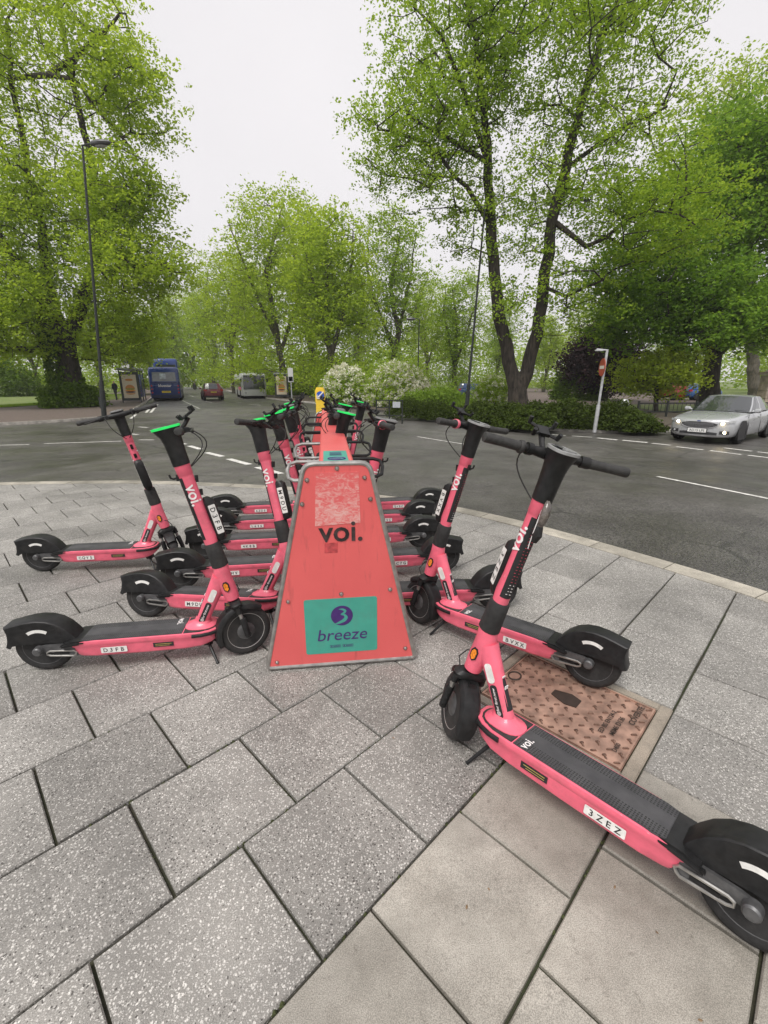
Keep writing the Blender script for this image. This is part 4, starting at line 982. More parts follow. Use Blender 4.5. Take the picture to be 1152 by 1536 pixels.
for s_ in (-1, 1):
    hl = curved_patch(car, 'headlight', s_*.54, s_*.89, lambda y: .625+.06*(abs(y)-.5)/.36, lambda y: .685+.07*(abs(y)-.5)/.36, lambda y, z: FX(y, z)+.01, LENS)
    m = MB(); yy = s_*.62; m.lathe([(0,.03),(.035,.025),(.04,0)], Matrix.Translation((FX(yy, .66)+.012, yy, .66)) @ XM, 14); m.build('bulb', LAMP, hl)
    fg = curved_patch(car, 'fog_lamp', s_*.58, s_*.80, lambda y: .335, lambda y: .43, FX, pm('grille_black', (.03,.03,.032)))
    m = MB(); yy = s_*.70; m.lathe([(0,.02),(.03,.018),(.035,0)], Matrix.Translation((FX(yy, .385)+.012, yy, .385)) @ XM, 14); m.build('bulb', LAMP if s_ > 0 else LENS, fg)
    m = MB(); m.loft([ell(Vector((.62, s_*(.90+d), 1.0+dz)), Vector((1,0,0)), Vector((0,0,1)), a, b, 12, .75) for d, dz, a, b in ((-.04,-.02,.04,.02),(.03,.0,.06,.04),(.05,.005,.085,.07),(.16,.01,.085,.075),(.19,.01,.06,.055))]); m.build('door_mirror', SILV, car)
    for x0 in (.98, -.22, -1.16):                    # shut lines
        m = MB(); m.tube([(x0+(.06 if z > .7 else 0), s_*(.9315-(.0 if z < .75 else .018)), z) for z in (.24,.45,.6,.75,.88)], .006, 4); m.build('door_seam', BLK, car)
    for x0 in (.0, -1.0):
        m = MB(); m.box((x0, s_*.935, .80), (.17,.03,.028)); m.build('door_handle', SILV, car, bev=.008)
    m = MB(); m.tube([(1.0, s_*.86, .975), (.2, s_*.872, .972), (-.9, s_*.858, .99), (-1.35, s_*.825, 1.005)], .009, 5); m.build('window_trim', CHROME, car)
    curved_patch(car, 'tail_light', s_*.45, s_*.72, lambda y: .75, lambda y: .87, lambda y, z: -2.40+.4*abs(abs(y)-.45), TAIL, 4)
m = MB(); m.box((FX(0,.45)+.018, 0, .425), (.012,.56,.125)); m.build('plate_holder', BLK, car, smooth=0)
number_plate(car, 'AD15 LFS', Matrix.Translation((FX(0,.45)+.030, 0, .425)) @ Matrix(((0,0,1,0),(1,0,0,0),(0,1,0,0),(0,0,0,1))), PLWH)
m = MB(); m.loft([ell(Vector((FX(0,.71)+.005, 0, .715)), Vector((0,1,0)), Vector((0,0,1)), .06, .024, 14), ell(Vector((FX(0,.71)+.02, 0, .715)), Vector((0,1,0)), Vector((0,0,1)), .05, .018, 14)]); m.build('badge', [pm('badge_blue', (.03,.05,.16), .3)], car)
for y in (-.3, .3):
    m = MB(); m.tube([(.95, y, 1.0), (1.0, y+.25, 1.02), (1.03, y+.5, 1.0)], .006, 4); m.build('wiper', BLK, car)

# --- compact SUV seen from behind, and other parked cars
def suv(label, loc, heading, paint, plate, group=None):
    c = thing('hatchback_car', label, 'car', loc, heading, group)
    st = [(2.1,.35,.30,.80,.02),(2.06,.62,.26,.84,.02),(1.9,.80,.24,.90,.02),(1.6,.88,.22,.95,.03),(1.0,.90,.22,1.02,.03),(.3,.90,.22,1.03,.02),(-1.2,.90,.24,1.05,.02),(-1.8,.88,.28,1.06,.02),(-2.05,.83,.30,1.05,.02),(-2.13,.76,.34,.99,.01),(-2.15,.6,.38,.9,.01)]
    be = [(1.15,0,1.05,'windscreen'),(1.05,.5,1.04,'windscreen'),(.8,.80,1.03,'pillar'),(.7,.83,1.03,'door_window'),(-.2,.84,1.04,'pillar'),(-.3,.84,1.04,'door_window'),(-1.2,.83,1.06,'pillar'),(-1.3,.83,1.06,'door_window'),(-1.75,.80,1.07,'pillar'),(-2.0,.74,1.07,'rear_window'),(-2.08,.4,1.06,'rear_window'),(-2.1,0,1.06,'')]
    ro = [(.45,0,1.56),(.40,.42,1.55),(.30,.62,1.53),(.2,.64,1.53),(-.2,.65,1.55),(-.35,.65,1.55),(-1.2,.64,1.55),(-1.3,.64,1.55),(-1.62,.63,1.54),(-1.74,.58,1.54),(-1.78,.35,1.56),(-1.8,0,1.565)]
    saloon(c, 4.3, 1.8, st, be, ro, paint, [(1.3,.90,0),(-1.32,.90,0)], .34)
    for s_ in (-1, 1):
        m = MB(); m.loft([[Vector((x, s_*y, z)) for x, y, z in ((-1.98,.87,z),(-2.14,.73,z),(-2.15,.60,z),(-1.9,.60,z))] for z in (.86,1.04)]); m.build('tail_light', TAIL, c, smooth=0)
        m = MB(); m.loft([ell(Vector((.72, s_*(.88+d), 1.08)), Vector((1,0,0)), Vector((0,0,1)), a, b, 10) for d, a, b in ((-.03,.03,.03),(.05,.07,.08),(.18,.06,.07))]); m.build('door_mirror', paint, c)
        m = MB(); m.tube([(.1, s_*.6, 1.60), (-1.5, s_*.6, 1.60)], .018, 5); m.build('roof_rail', CHROME, c)
    number_plate(c, plate, Matrix.Translation((-2.165, 0, .78)) @ Matrix(((0,0,-1,0),(-1,0,0,0),(0,1,0,0),(0,0,0,1))), PLYE)
    m = MB(); m.box((-2.12, 0, .42), (.10,1.5,.14)); m.build('rear_bumper', BLK, c, bev=.03)
    return c
RD = math.atan2(1, -.409)                            # bearing of the road that runs away
def road_pos(px, py): p = G(px, py); return (p.x, p.y, zr(p.x, p.y))
p = Vector(road_pos(320, 601)); p += Vector((cos(RD), sin(RD), 0))*2.1
suv('dark red SUV driving away up the tree lined road', (p.x, p.y, zr(p.x, p.y)), RD+radians(3), pm('dark_red_paint', (.16,.018,.022), .3, .3, var=.02, coat=.6), 'HX13 KLO')

# --- buses
def rrect(hw, hl, r, z, n=4, cx=0.):
    P = []
    for sx, sy, a0 in ((1,1,0),(-1,1,90),(-1,-1,180),(1,-1,270)):
        for k in range(n): a = radians(a0+90*k/(n-1)); P.append(Vector((cx+sx*(hl-r)+r*cos(a), sy*(hw-r)+r*sin(a), z)))
    return P
def bus(label, loc, heading, L_, W_, H_, paint, kind):
    b = thing('bus', label, 'bus', loc, heading); hl, hw = L_/2, W_/2
    m = MB(); m.loft([rrect(hw-.03, hl-.03, .12, .28), rrect(hw, hl, .14, .36), rrect(hw, hl, .14, H_-.5), rrect(hw-.03, hl-.06, .16, H_-.18), rrect(hw-.10, hl-.15, .18, H_-.04), rrect(hw-.3, hl-.4, .2, H_)]); m.build('body', paint, b, smooth=45)
    decks = [(1.05, 1.95)] if kind != 'double' else [(1.05, 1.95), (2.55, 3.45)]
    for z0, z1 in decks:
        n = 6
        for s_ in (-1, 1):
            for k in range(n):
                x0 = -hl+.5+k*(L_-1.2)/n; x1 = x0+(L_-1.2)/n-.07
                m = MB(); m.box(((x0+x1)/2, s_*(hw+.004), (z0+z1)/2), (x1-x0, .02, z1-z0)); m.build('side_window', GLASS, b, smooth=0, bev=.008)
    for x in (hl-2.3, -hl+2.8):
        for s_ in (-1, 1):
            m = MB(); arc = [(x+.56*cos(a), .48+.56*sin(a)) for a in [radians(-20+220*k/14) for k in range(15)]]; m.prism(arc, Matrix.Translation((0, s_*(hw-.01), 0)) @ YM, -.02, .02); m.build('wheel_arch', BLK, b, smooth=0)
            road_wheel(b, (x, s_*(hw-.10), .48), .48, .26, s_)
    m = MB(); m.box((0, 0, .24), (L_-1.2, W_-.5, .2)); m.build('underbody', BLK, b, smooth=0)
    return b, hl, hw
BUSB = pm('bus_blue_paint', (.010,.035,.17), .3, var=.05, vs=2, coat=.5, dirt=.12)
pb = Vector(road_pos(250.5, 601.5)); dv = Vector((cos(RD), sin(RD), 0)); c0 = pb+dv*5.2
b1, hl, hw = bus('blue single deck bus at the stop with white lettering on its back', (c0.x, c0.y, zr(c0.x, c0.y)), RD, 10.4, 2.55, 3.0, BUSB, 'single')
xr = -hl
m = MB(); m.loft([[Vector((xr-.012, y, z)) for y, z in ((-1.0,1.75),(1.0,1.75),(.95,2.55),(-.95,2.55))], [Vector((xr+.05, y, z)) for y, z in ((-1.0,1.75),(1.0,1.75),(.95,2.55),(-.95,2.55))]]); rwn = m.build('rear_window', GLASS2, b1, smooth=0)
m = MB(); m.box((xr-.02, .1, 2.2), (.01,.5,.45)); m.build('window_sticker', pm('pale_sticker', (.5,.55,.6), .5, var=.4, vs=4), rwn, smooth=0)
MR = Matrix(((0,0,-1,0),(-1,0,0,0),(0,1,0,0),(0,0,0,1)))
m = MB(); put_text(m, 'bluestar', Matrix.Translation((xr-.012, 0, 1.38)) @ MR, .34, 0, .02); m.build('lettering', WINK, b1, smooth=0)
m = MB(); m.box((xr-.012, .3, 1.40), (.012,1.5,.012)); m.box((xr-.012, -.9, 1.40), (.012,.3,.012)); m.build('stripe', pm('pale_blue_stripe', (.35,.5,.7), .5), b1, smooth=0)
number_plate(b1, 'HJ16 HSO', Matrix.Translation((xr-.02, -.05, .82)) @ MR, PLYE, .75, .17)
for s_ in (-1, 1):
    for z in (.75, 1.05, 1.35):
        m = MB(); m.lathe([(0,.02),(.07,.015),(.08,0)], Matrix.Translation((xr-.005, s_*1.1, z)) @ Matrix.Rotation(-pi/2, 4, 'Y'), 12); m.build('tail_light', TAIL, b1)
m = MB(); m.box((xr-.03, 0, .45), (.12,2.4,.22)); m.build('rear_bumper', pm('dark_blue_bumper', (.012,.018,.06), .5), b1, bev=.03)
m = MB(); m.box((xr-.008, 0, 1.62), (.02,2.0,.04)); m.build('engine_cover_seam', BLK, b1, smooth=0)
c1 = pb+dv*18.5+Vector((-.35,-.1,0))
b2, hl, hw = bus('blue double deck bus standing in front of the single deck bus', (c1.x, c1.y, zr(c1.x, c1.y)), RD, 10.8, 2.55, 4.3, BUSB, 'double')
m = MB(); m.box((-hl-.004, 0, 3.25), (.03,2.1,.75)); m.build('rear_window', GLASS, b2, smooth=0, bev=.01)
BUSW = pm('bus_white_paint', (.62,.63,.63), .35, var=.05, vs=2, coat=.4, dirt=.15)
pw_ = Vector(road_pos(383, 598)); c2 = pw_+dv*4.6
b3, hl, hw = bus('white single deck bus facing this way by the far bus shelter', (c2.x, c2.y, zr(c2.x, c2.y)), RD+pi, 9.0, 2.45, 2.6, BUSW, 'single')
m = MB(); m.loft([[Vector((hl-.02, y, z)) for y, z in ((-1.1,.95),(1.1,.95),(1.05,2.35),(-1.05,2.35))], [Vector((hl+.02, y, z)) for y, z in ((-1.1,.95),(1.1,.95),(1.05,2.35),(-1.05,2.35))]]); m.build('windscreen', GLASS, b3, smooth=0)
for s_ in (-1, 1):
    m = MB(); m.lathe([(0,.03),(.10,.02),(.11,0)], Matrix.Translation((hl, s_*.9, .62)) @ XM, 12); m.build('headlight', LENS, b3)
    m = MB(); m.tube([(hl+.02, s_*1.15, 2.2), (hl+.2, s_*1.3, 2.1)], .02, 5); m.box((hl+.2, s_*1.32, 1.85), (.08,.16,.36)); m.build('wing_mirror', BLK, b3)
m = MB(); m.box((hl-2.5, -hw-.012, 1.0), (3.2,.012,.35)); m.box((hl-2.5, hw+.012, 1.0), (3.2,.012,.35)); m.build('advert', pm('pink_advert', (.65,.12,.20), .5, var=.6, vs=3), b3, smooth=0)
# ================================================================== VEGETATION
def leaf_mat(name, c0, c1, trans=.38):
    m = bpy.data.materials.new(name); m.use_nodes = True; t = m.node_tree; t.nodes.clear()
    o = t.nodes.new('ShaderNodeOutputMaterial'); a = N(t, 'ShaderNodeAttribute', attribute_name='tint')
    c = mixc(t, a.outputs['Fac'], c0, c1)
    d = t.nodes.new('ShaderNodeBsdfDiffuse'); tr = t.nodes.new('ShaderNodeBsdfTranslucent'); mx_ = t.nodes.new('ShaderNodeMixShader'); mx_.inputs[0].default_value = trans
    t.links.new(c, d.inputs['Color']); c2 = mixc(t, 1.0, c, (1.15,1.1,.6), 'MULTIPLY'); t.links.new(c2, tr.inputs['Color'])
    t.links.new(d.outputs[0], mx_.inputs[1]); t.links.new(tr.outputs[0], mx_.inputs[2]); t.links.new(mx_.outputs[0], o.inputs[0]); return m
def bark_mat(name, c0, c1):
    m, t, b = nodes(name); tc_ = t.nodes.new('ShaderNodeTexCoord'); mp = N(t, 'ShaderNodeMapping'); mp.inputs['Scale'].default_value = (5, 5, 1.1); t.links.new(tc_.outputs['Object'], mp.inputs['Vector'])
    c, f = noise_col(t, mp.outputs[0], 2.2, c0, c1, .35, .7, 9); t.links.new(c, b.inputs['Base Color']); b.inputs['Roughness'].default_value = .95; bump(t, f, .9, .05, b); return m
BARK = bark_mat('bark', (.018,.015,.012), (.072,.058,.045)); BARK2 = bark_mat('pale_bark', (.05,.045,.035), (.14,.12,.09))
LIME = leaf_mat('lime_leaves', (.23,.35,.034), (.47,.60,.085), .6)
LIMED = leaf_mat('fresh_green_leaves', (.18,.305,.032), (.40,.54,.08), .6)
CHEST = leaf_mat('deep_green_leaves', (.10,.21,.032), (.27,.43,.065), .55)
COPPER = leaf_mat('copper_leaves', (.016,.011,.014), (.060,.036,.038), .25)
DARKS = leaf_mat('shrub_leaves', (.024,.040,.012), (.085,.120,.026), .3)
BRIGHT = leaf_mat('bright_grass_leaves', (.13,.23,.03), (.28,.40,.07), .45)
IVY = leaf_mat('ivy_leaves', (.05,.10,.014), (.15,.24,.03), .35)
YEL = leaf_mat('yellow_green_leaves', (.24,.34,.04), (.48,.58,.09), .6)
BLOSSOM = leaf_mat('white_blossom', (.68,.68,.60), (.86,.86,.80), .3)
def leaf_mesh(name, C, size, rng, mat, parent, droop=.25, flat=.6, clump=None, asp=.62):
    n = len(C)
    yaw = rng.uniform(0, 2*pi, n); pit = rng.normal(-droop, .45, n)
    T = np.stack([np.cos(yaw)*np.cos(pit), np.sin(yaw)*np.cos(pit), np.sin(pit)], 1)
    nr = rng.normal(0, 1, (n, 3)); nr[:, 2] = nr[:, 2]*(1-flat)+flat*2.0
    S = np.cross(T, nr); S /= np.linalg.norm(S, axis=1)[:, None]+1e-9; Nn = np.cross(S, T)
    s = (size*rng.uniform(.6, 1.35, n))[:, None]
    V = np.empty((n, 4, 3)); V[:, 0] = C-T*s*.5; V[:, 2] = C+T*s*.5
    V[:, 1] = C+S*s*.5*asp+Nn*s*.12; V[:, 3] = C-S*s*.5*asp+Nn*s*.12
    me = bpy.data.meshes.new(name); me.vertices.add(4*n); me.vertices.foreach_set('co', V.astype(np.float32).ravel())
    me.loops.add(4*n); me.loops.foreach_set('vertex_index', np.arange(4*n, dtype=np.int32))
    me.polygons.add(n); me.polygons.foreach_set('loop_start', np.arange(0, 4*n, 4, dtype=np.int32))
    try: me.polygons.foreach_set('loop_total', np.full(n, 4, dtype=np.int32))
    except Exception: pass
    tint = rng.uniform(0, 1, n)
    if clump is not None: tint = np.clip(.5*tint+.5*clump+.0, 0, 1)
    at_ = me.attributes.new('tint', 'FLOAT', 'POINT'); at_.data.foreach_set('value', np.repeat(tint, 4).astype(np.float32))
    me.materials.append(mat); me.update(calc_edges=True); me.validate()
    return put(name, me, parent)
def in_ellipsoids(rng, blobs):
    """attractor points, denser towards the outside of each blob"""
    out = []
    for c, r, n in blobs:
        d = rng.normal(0, 1, (n, 3)); d /= np.linalg.norm(d, axis=1)[:, None]; q = rng.uniform(0, 1, n)**.42
        out.append(np.array(c)+d*q[:, None]*np.array(r))
    return np.concatenate(out)
def grow(rng, trunks, attract):
    """join every attractor to the nearest limb, nearest ones first; returns nodes, parents, weights, tips"""
    pos = []; par = []; trunk_r = []
    for tr in trunks:
        prev = -1
        if tr[0][1] == 'join': prev = min(range(len(pos)), key=lambda i: np.linalg.norm(pos[i]-np.array(tr[0][0]))); tr = tr[1:]
        last = None
        for p, r in tr:
            p = np.array(p, float)
            if last is not None:
                L_ = np.linalg.norm(p-last[0]); k = max(1, int(L_/.6))
            else: k = 1
            for i in range(1, k+1):
                f_ = i/k; q = p if last is None else last[0]+(p-last[0])*f_+rng.normal(0, .05, 3)*(f_ < 1)
                rr = r if last is None else last[1]+(r-last[1])*f_
                pos.append(q); par.append(prev); trunk_r.append(rr); prev = len(pos)-1
            last = (p, r)
    nt_ = len(pos); P = np.zeros((nt_+len(attract)*6+10, 3)); P[:nt_] = pos; cnt = nt_
    d0 = np.min(np.linalg.norm(attract[:, None, :]-P[None, :nt_], axis=2), axis=1); order = np.argsort(d0+rng.uniform(0, 1.0, len(attract)))
    tips = []
    for a in attract[order]:
        dv_ = a-P[:cnt]; d = np.linalg.norm(dv_, axis=1)+1.3*np.maximum(0, -dv_[:, 2])+.15*np.abs(dv_[:, 2]); i = int(np.argmin(d)); L_ = np.linalg.norm(dv_[i]); k = int(min(5, max(1, L_/.7)))
        prev = i; st = P[i].copy(); bow = np.array([0, 0, .10*L_])+rng.normal(0, .05*L_, 3)
        for j in range(1, k+1):
            f_ = j/k; P[cnt] = st+(a-st)*f_+bow*sin(pi*f_); par.append(prev); trunk_r.append(0); prev = cnt; cnt += 1
        tips.append(prev)
    wgt = np.zeros(cnt); 
    for t_ in tips: wgt[t_] += 1
    for i in range(cnt-1, -1, -1):
        if par[i] >= 0 and par[i] < i: wgt[par[i]] += wgt[i]
    return P[:cnt], par, wgt, tips, trunk_r, nt_
def limb_mesh(name, P, par, R_, lo, hi, mat, parent, n=6):
    idx = [i for i in range(lo, hi) if par[i] >= 0]
    V = np.zeros((len(idx), 2*n, 3)); 
    for k, i in enumerate(idx):
        a, b = P[par[i]], P[i]; d = b-a; L_ = np.linalg.norm(d)+1e-9; d = d/L_
        ref = np.array([0, 0, 1.]) if abs(d[2]) < .9 else np.array([1., 0, 0]); u_ = np.cross(d, ref); u_ /= np.linalg.norm(u_); v_ = np.cross(d, u_)
        ra, rb = min(R_[par[i]], R_[i]*1.35), R_[i]
        for j in range(n):
            c_, s_ = cos(2*pi*j/n), sin(2*pi*j/n); e = u_*c_+v_*s_; V[k, j] = a+e*ra-d*ra*.2; V[k, n+j] = b+e*rb+d*rb*.25
    F_ = np.array([[j, (j+1) % n, n+(j+1) % n, n+j] for j in range(n)]); Fa = (F_[None]+(np.arange(len(idx))*2*n)[:, None, None]).reshape(-1, 4)
    me = bpy.data.meshes.new(name); me.vertices.add(V.shape[0]*2*n); me.vertices.foreach_set('co', V.astype(np.float32).ravel())
    me.loops.add(Fa.size); me.loops.foreach_set('vertex_index', Fa.astype(np.int32).ravel()); me.polygons.add(len(Fa)); me.polygons.foreach_set('loop_start', np.arange(0, Fa.size, 4, dtype=np.int32))
    try: me.polygons.foreach_set('loop_total', np.full(len(Fa), 4, dtype=np.int32))
    except Exception: pass
    me.materials.append(mat); me.update(calc_edges=True); me.validate(); me.shade_smooth(); return put(name, me, parent)
def tree(label, base, trunks, blobs, per_tip, size, lmat, bmat, seed, sig=.55, group=None, tip_r=.012, extra=None, name='tree', flat=.6, zsq=.55, cat='tree', maxr=None):
    rng = np.random.default_rng(seed); base = Vector(base)
    root = thing(name, label, cat, base, 0, group); B = np.array(base)
    TR = [[((p if isinstance(r, str) else p), r) for p, r in t_] for t_ in trunks]
    TR = [[(np.array(p)-B, r) for p, r in t_] for t_ in TR]
    at_ = in_ellipsoids(rng, [(np.array(c)-B, r, n) for c, r, n in blobs]); at_ = at_[at_[:, 2] > .5]
    P, par, wgt, tips, tr_r, nt_ = grow(rng, TR, at_)
    R_ = tip_r*np.maximum(wgt, 1)**.46
    for i in range(nt_): R_[i] = max(tr_r[i], min(R_[i], tr_r[i]*1.2) if tr_r[i] else R_[i])
    if maxr: R_[nt_:] = np.minimum(R_[nt_:], maxr)
    limb_mesh('trunk', P, par, R_, 0, len(P), bmat, root, 8)
    # leaves: sprays at every tip and along the last twig
    anchors = np.concatenate([P[tips], P[tips]*.6+P[[par[t_] for t_ in tips]]*.4]); k = per_tip//2
    C = np.repeat(anchors, k, axis=0); cl = np.repeat(np.tile(rng.uniform(0, 1, len(tips)), 2), k)
    sc_ = np.repeat(np.clip(rng.normal(0, 1, (len(C)//9+1, 3)), -1.6, 1.6)*np.array([sig, sig, sig*zsq]), 9, axis=0)[:len(C)]     # leaves sit in small sprays
    C = C+sc_+np.clip(rng.normal(0, 1, C.shape), -1.7, 1.7)*size*np.array([1.0, 1.0, .55]); C = C[C[:, 2] > .15]
    leaf_mesh('crown', C, size, rng, lmat, root, clump=cl[:len(C)], flat=flat)
    if extra: extra(root, rng, P, B)
    return root
def copy_tree_thing(src, loc, rz, sc, label, group=None):
    r = src.copy(); COL.objects.link(r); r.location = loc; r.rotation_euler = (0, 0, rz); r.scale = (sc[0], sc[0], sc[1]); r['label'] = label
    if group: r['group'] = group
    for ch in list(src.children):
        c = ch.copy(); COL.objects.link(c); c.parent = r
    return r
def A(px, py, Y): return at(px, py, Y)
def gnd(px, py, Y, dz=.12): p = at(px, py, Y); p.z = zr(p.x, p.y)+dz; return p
def blob(px0, py0, px1, py1, Y, depth, n):
    a, b = at(px0, py0, Y), at(px1, py1, Y); c = (a+b)/2
    return (c, (abs(b.x-a.x)/2, depth, abs(b.z-a.z)/2), n)

# --- the twin stemmed lime in the bed
Y = 25.; b = gnd(778, 612, Y)
tree('tall twin stemmed lime tree growing out of the shrub bed', b,
     [[(b+Vector((0,0,-.2)), .62), (A(776,585,Y), .50), (A(768,560,Y), .36), (A(755,500,Y), .33), (A(744,430,Y), .30), (A(737,340,Y+.3), .27), (A(731,270,Y+.5), .22), (A(728,190,Y), .17), (A(716,90,Y-.5), .12), (A(700,-20,Y-.5), .07)],
      [(A(776,585,Y), 'join'), (A(790,560,Y), .36), (A(806,500,Y-.2), .32), (A(815,430,Y-.4), .29), (A(828,330,Y-.8), .26), (A(852,230,Y-1), .22), (A(880,130,Y-1), .17), (A(915,30,Y-1), .12), (A(950,-60,Y-1), .07)],
      [(A(729,235,Y), 'join'), (A(660,200,Y-1), .09), (A(610,170,Y-1.5), .05)],
      [(A(735,330,Y), 'join'), (A(700,280,Y-.5), .10), (A(640,215,Y-1), .07), (A(575,195,Y-1.2), .04)],
      [(A(731,250,Y), 'join'), (A(690,120,Y-.6), .10), (A(660,50,Y-1), .06), (A(620,10,Y-1), .04)],
      [(A(828,330,Y-.8), 'join'), (A(880,370,Y-2), .08), (A(940,330,Y-3), .05), (A(1010,300,Y-3.5), .03)],
      [(A(845,250,Y-1), 'join'), (A(920,200,Y-2), .08), (A(1000,160,Y-2.5), .05)],
      [(A(815,430,Y), 'join'), (A(850,445,Y-1), .07), (A(905,420,Y-2), .045)]],
     [blob(560,-120,800,250,Y,4.0,190), blob(525,90,720,330,Y-.5,3.2,150), blob(700,-160,1040,220,Y-1,4.5,280), blob(760,150,1030,400,Y-1.5,3.6,150), blob(640,230,860,400,Y,3.0,70), blob(880,240,1085,400,Y-3,2.2,80), blob(730,380,960,520,Y-1.5,2.6,55), blob(640,-250,960,60,Y,4.,120)],
     86, .14, LIMED, BARK, 11, sig=.56, tip_r=.011, maxr=.10)

# --- the big ivy clad tree on the left lawn
Y = 32.; b = gnd(108, 602, Y)
def ivy(root, rng, P, B):
    C = []
    for k in range(5200):
        h_ = rng.uniform(0, 7.5); a = rng.uniform(0, 2*pi); r = (.95-.07*h_)*rng.uniform(.85, 1.35)*(1.5 if h_ < 1.2 else 1)
        C.append((r*cos(a)-.10*h_, r*sin(a), h_+.1))
    leaf_mesh('ivy', np.array(C), .24, rng, IVY, root, droop=.8, flat=.1)
tree('huge old tree with an ivy covered trunk on the lawn', b,
     [[(b+Vector((0,0,-.2)), 1.0), (A(104,560,Y), .72), (A(98,515,Y), .62), (A(82,470,Y), .42), (A(45,410,Y), .34), (A(8,370,Y), .24), (A(-40,300,Y), .15)],
      [(A(98,515,Y), 'join'), (A(118,470,Y), .42), (A(138,410,Y), .34), (A(146,350,Y), .28), (A(140,260,Y), .22), (A(122,180,Y), .18), (A(100,80,Y), .14), (A(80,-30,Y), .09)],
      [(A(90,490,Y), 'join'), (A(70,410,Y+1), .28), (A(62,330,Y+1), .22), (A(40,240,Y+1), .17), (A(20,140,Y+1), .12), (A(10,30,Y+1), .09)],
      [(A(30,110,Y), 'join'), (A(75,112,Y-2), .15), (A(110,90,Y-2.5), .13), (A(150,55,Y-3), .10), (A(180,20,Y-3), .06)],
      [(A(60,115,Y-2), 'join'), (A(110,120,Y-3), .10), (A(150,170,Y-3), .07), (A(200,225,Y-3), .05)],
      [(A(140,395,Y), 'join'), (A(170,410,Y-2), .14), (A(205,400,Y-3), .09), (A(250,395,Y-3), .05)],
      [(A(144,370,Y), 'join'), (A(190,300,Y-2), .10), (A(215,250,Y-2.5), .05)]],
     [blob(-160,-80,120,240,Y,5.5,150), blob(40,-60,215,170,Y-2,4.,70), blob(110,70,265,215,Y-2.5,2.6,60), blob(-160,190,190,420,Y,6.,330), blob(110,220,262,370,Y-2,3.4,110), blob(120,340,285,450,Y-2.5,3.2,120), blob(-170,370,120,500,Y-2.5,4.5,220), blob(-160,450,90,548,Y-4,3.,90), blob(110,420,245,560,Y+1,3.5,130), blob(-100,-260,140,20,Y,5.,70)],
     100, .19, LIME, BARK, 21, sig=.74, tip_r=.013, extra=ivy, maxr=.13)

# --- broad deep green tree on the right
Y = 31.; b = gnd(1062, 612, Y)
tree('broad deep green tree with low limbs behind the silver car', b,
     [[(b+Vector((0,0,-.2)), .75), (A(1064,575,Y), .55), (A(1070,535,Y), .48), (A(1085,490,Y), .34), (A(1105,420,Y), .26), (A(1110,320,Y), .18), (A(1110,220,Y), .10)],
      [(A(1070,538,Y), 'join'), (A(1050,500,Y-1), .28), (A(1025,485,Y-2), .2), (A(985,470,Y-3), .12), (A(940,455,Y-3.5), .06)],
      [(A(1072,530,Y), 'join'), (A(1120,490,Y-1), .24), (A(1160,470,Y-2), .17), (A(1220,440,Y-2), .1)],
      [(A(1090,475,Y), 'join'), (A(1050,420,Y-1), .18), (A(1010,370,Y-2), .11), (A(980,320,Y-2), .06)]],
     [blob(985,180,1260,400,Y,5.,420), blob(890,330,1080,500,Y-2,4.,250), blob(1040,360,1280,530,Y-2.5,4.,250), blob(1060,120,1220,260,Y,4.,120), blob(890,440,990,520,Y-3,2.,60), blob(1000,440,1160,525,Y-4,2.,90)],
     84, .22, CHEST, BARK, 31, sig=.66, tip_r=.013, flat=.75, maxr=.13)
# pale tall tree behind it
Y = 52.; b = gnd(1130, 600, Y)
tree('tall pale green tree rising behind the deep green tree', b, [[(b, .6), (A(1125,400,Y), .4), (A(1115,250,Y), .25), (A(1110,120,Y), .1)]],
     [blob(1010,75,1200,330,Y,6.,260), blob(1100,70,1290,300,Y,6.,120)], 46, .30, LIME, BARK2, 41, sig=.9, maxr=.1)
# copper beech, yellow green sapling, further right fillers
Y = 44.; b = gnd(905, 606, Y)
tree('dark purple copper beech behind the shrub bed', b, [[(b, .4), (A(905,560,Y), .3), (A(905,500,Y), .15)]], [blob(855,488,950,598,Y,3.4,240)], 90, .28, COPPER, BARK, 51, sig=.6, maxr=.08)
Y = 28.; b = gnd(985, 612, Y)
tree('small yellow green tree under the broad deep green one', b, [[(b, .14), (A(985,580,Y), .10), (A(980,545,Y), .06)]], [blob(925,515,1050,600,Y,2.0,170)], 70, .17, YEL, BARK, 52, sig=.42, maxr=.05)

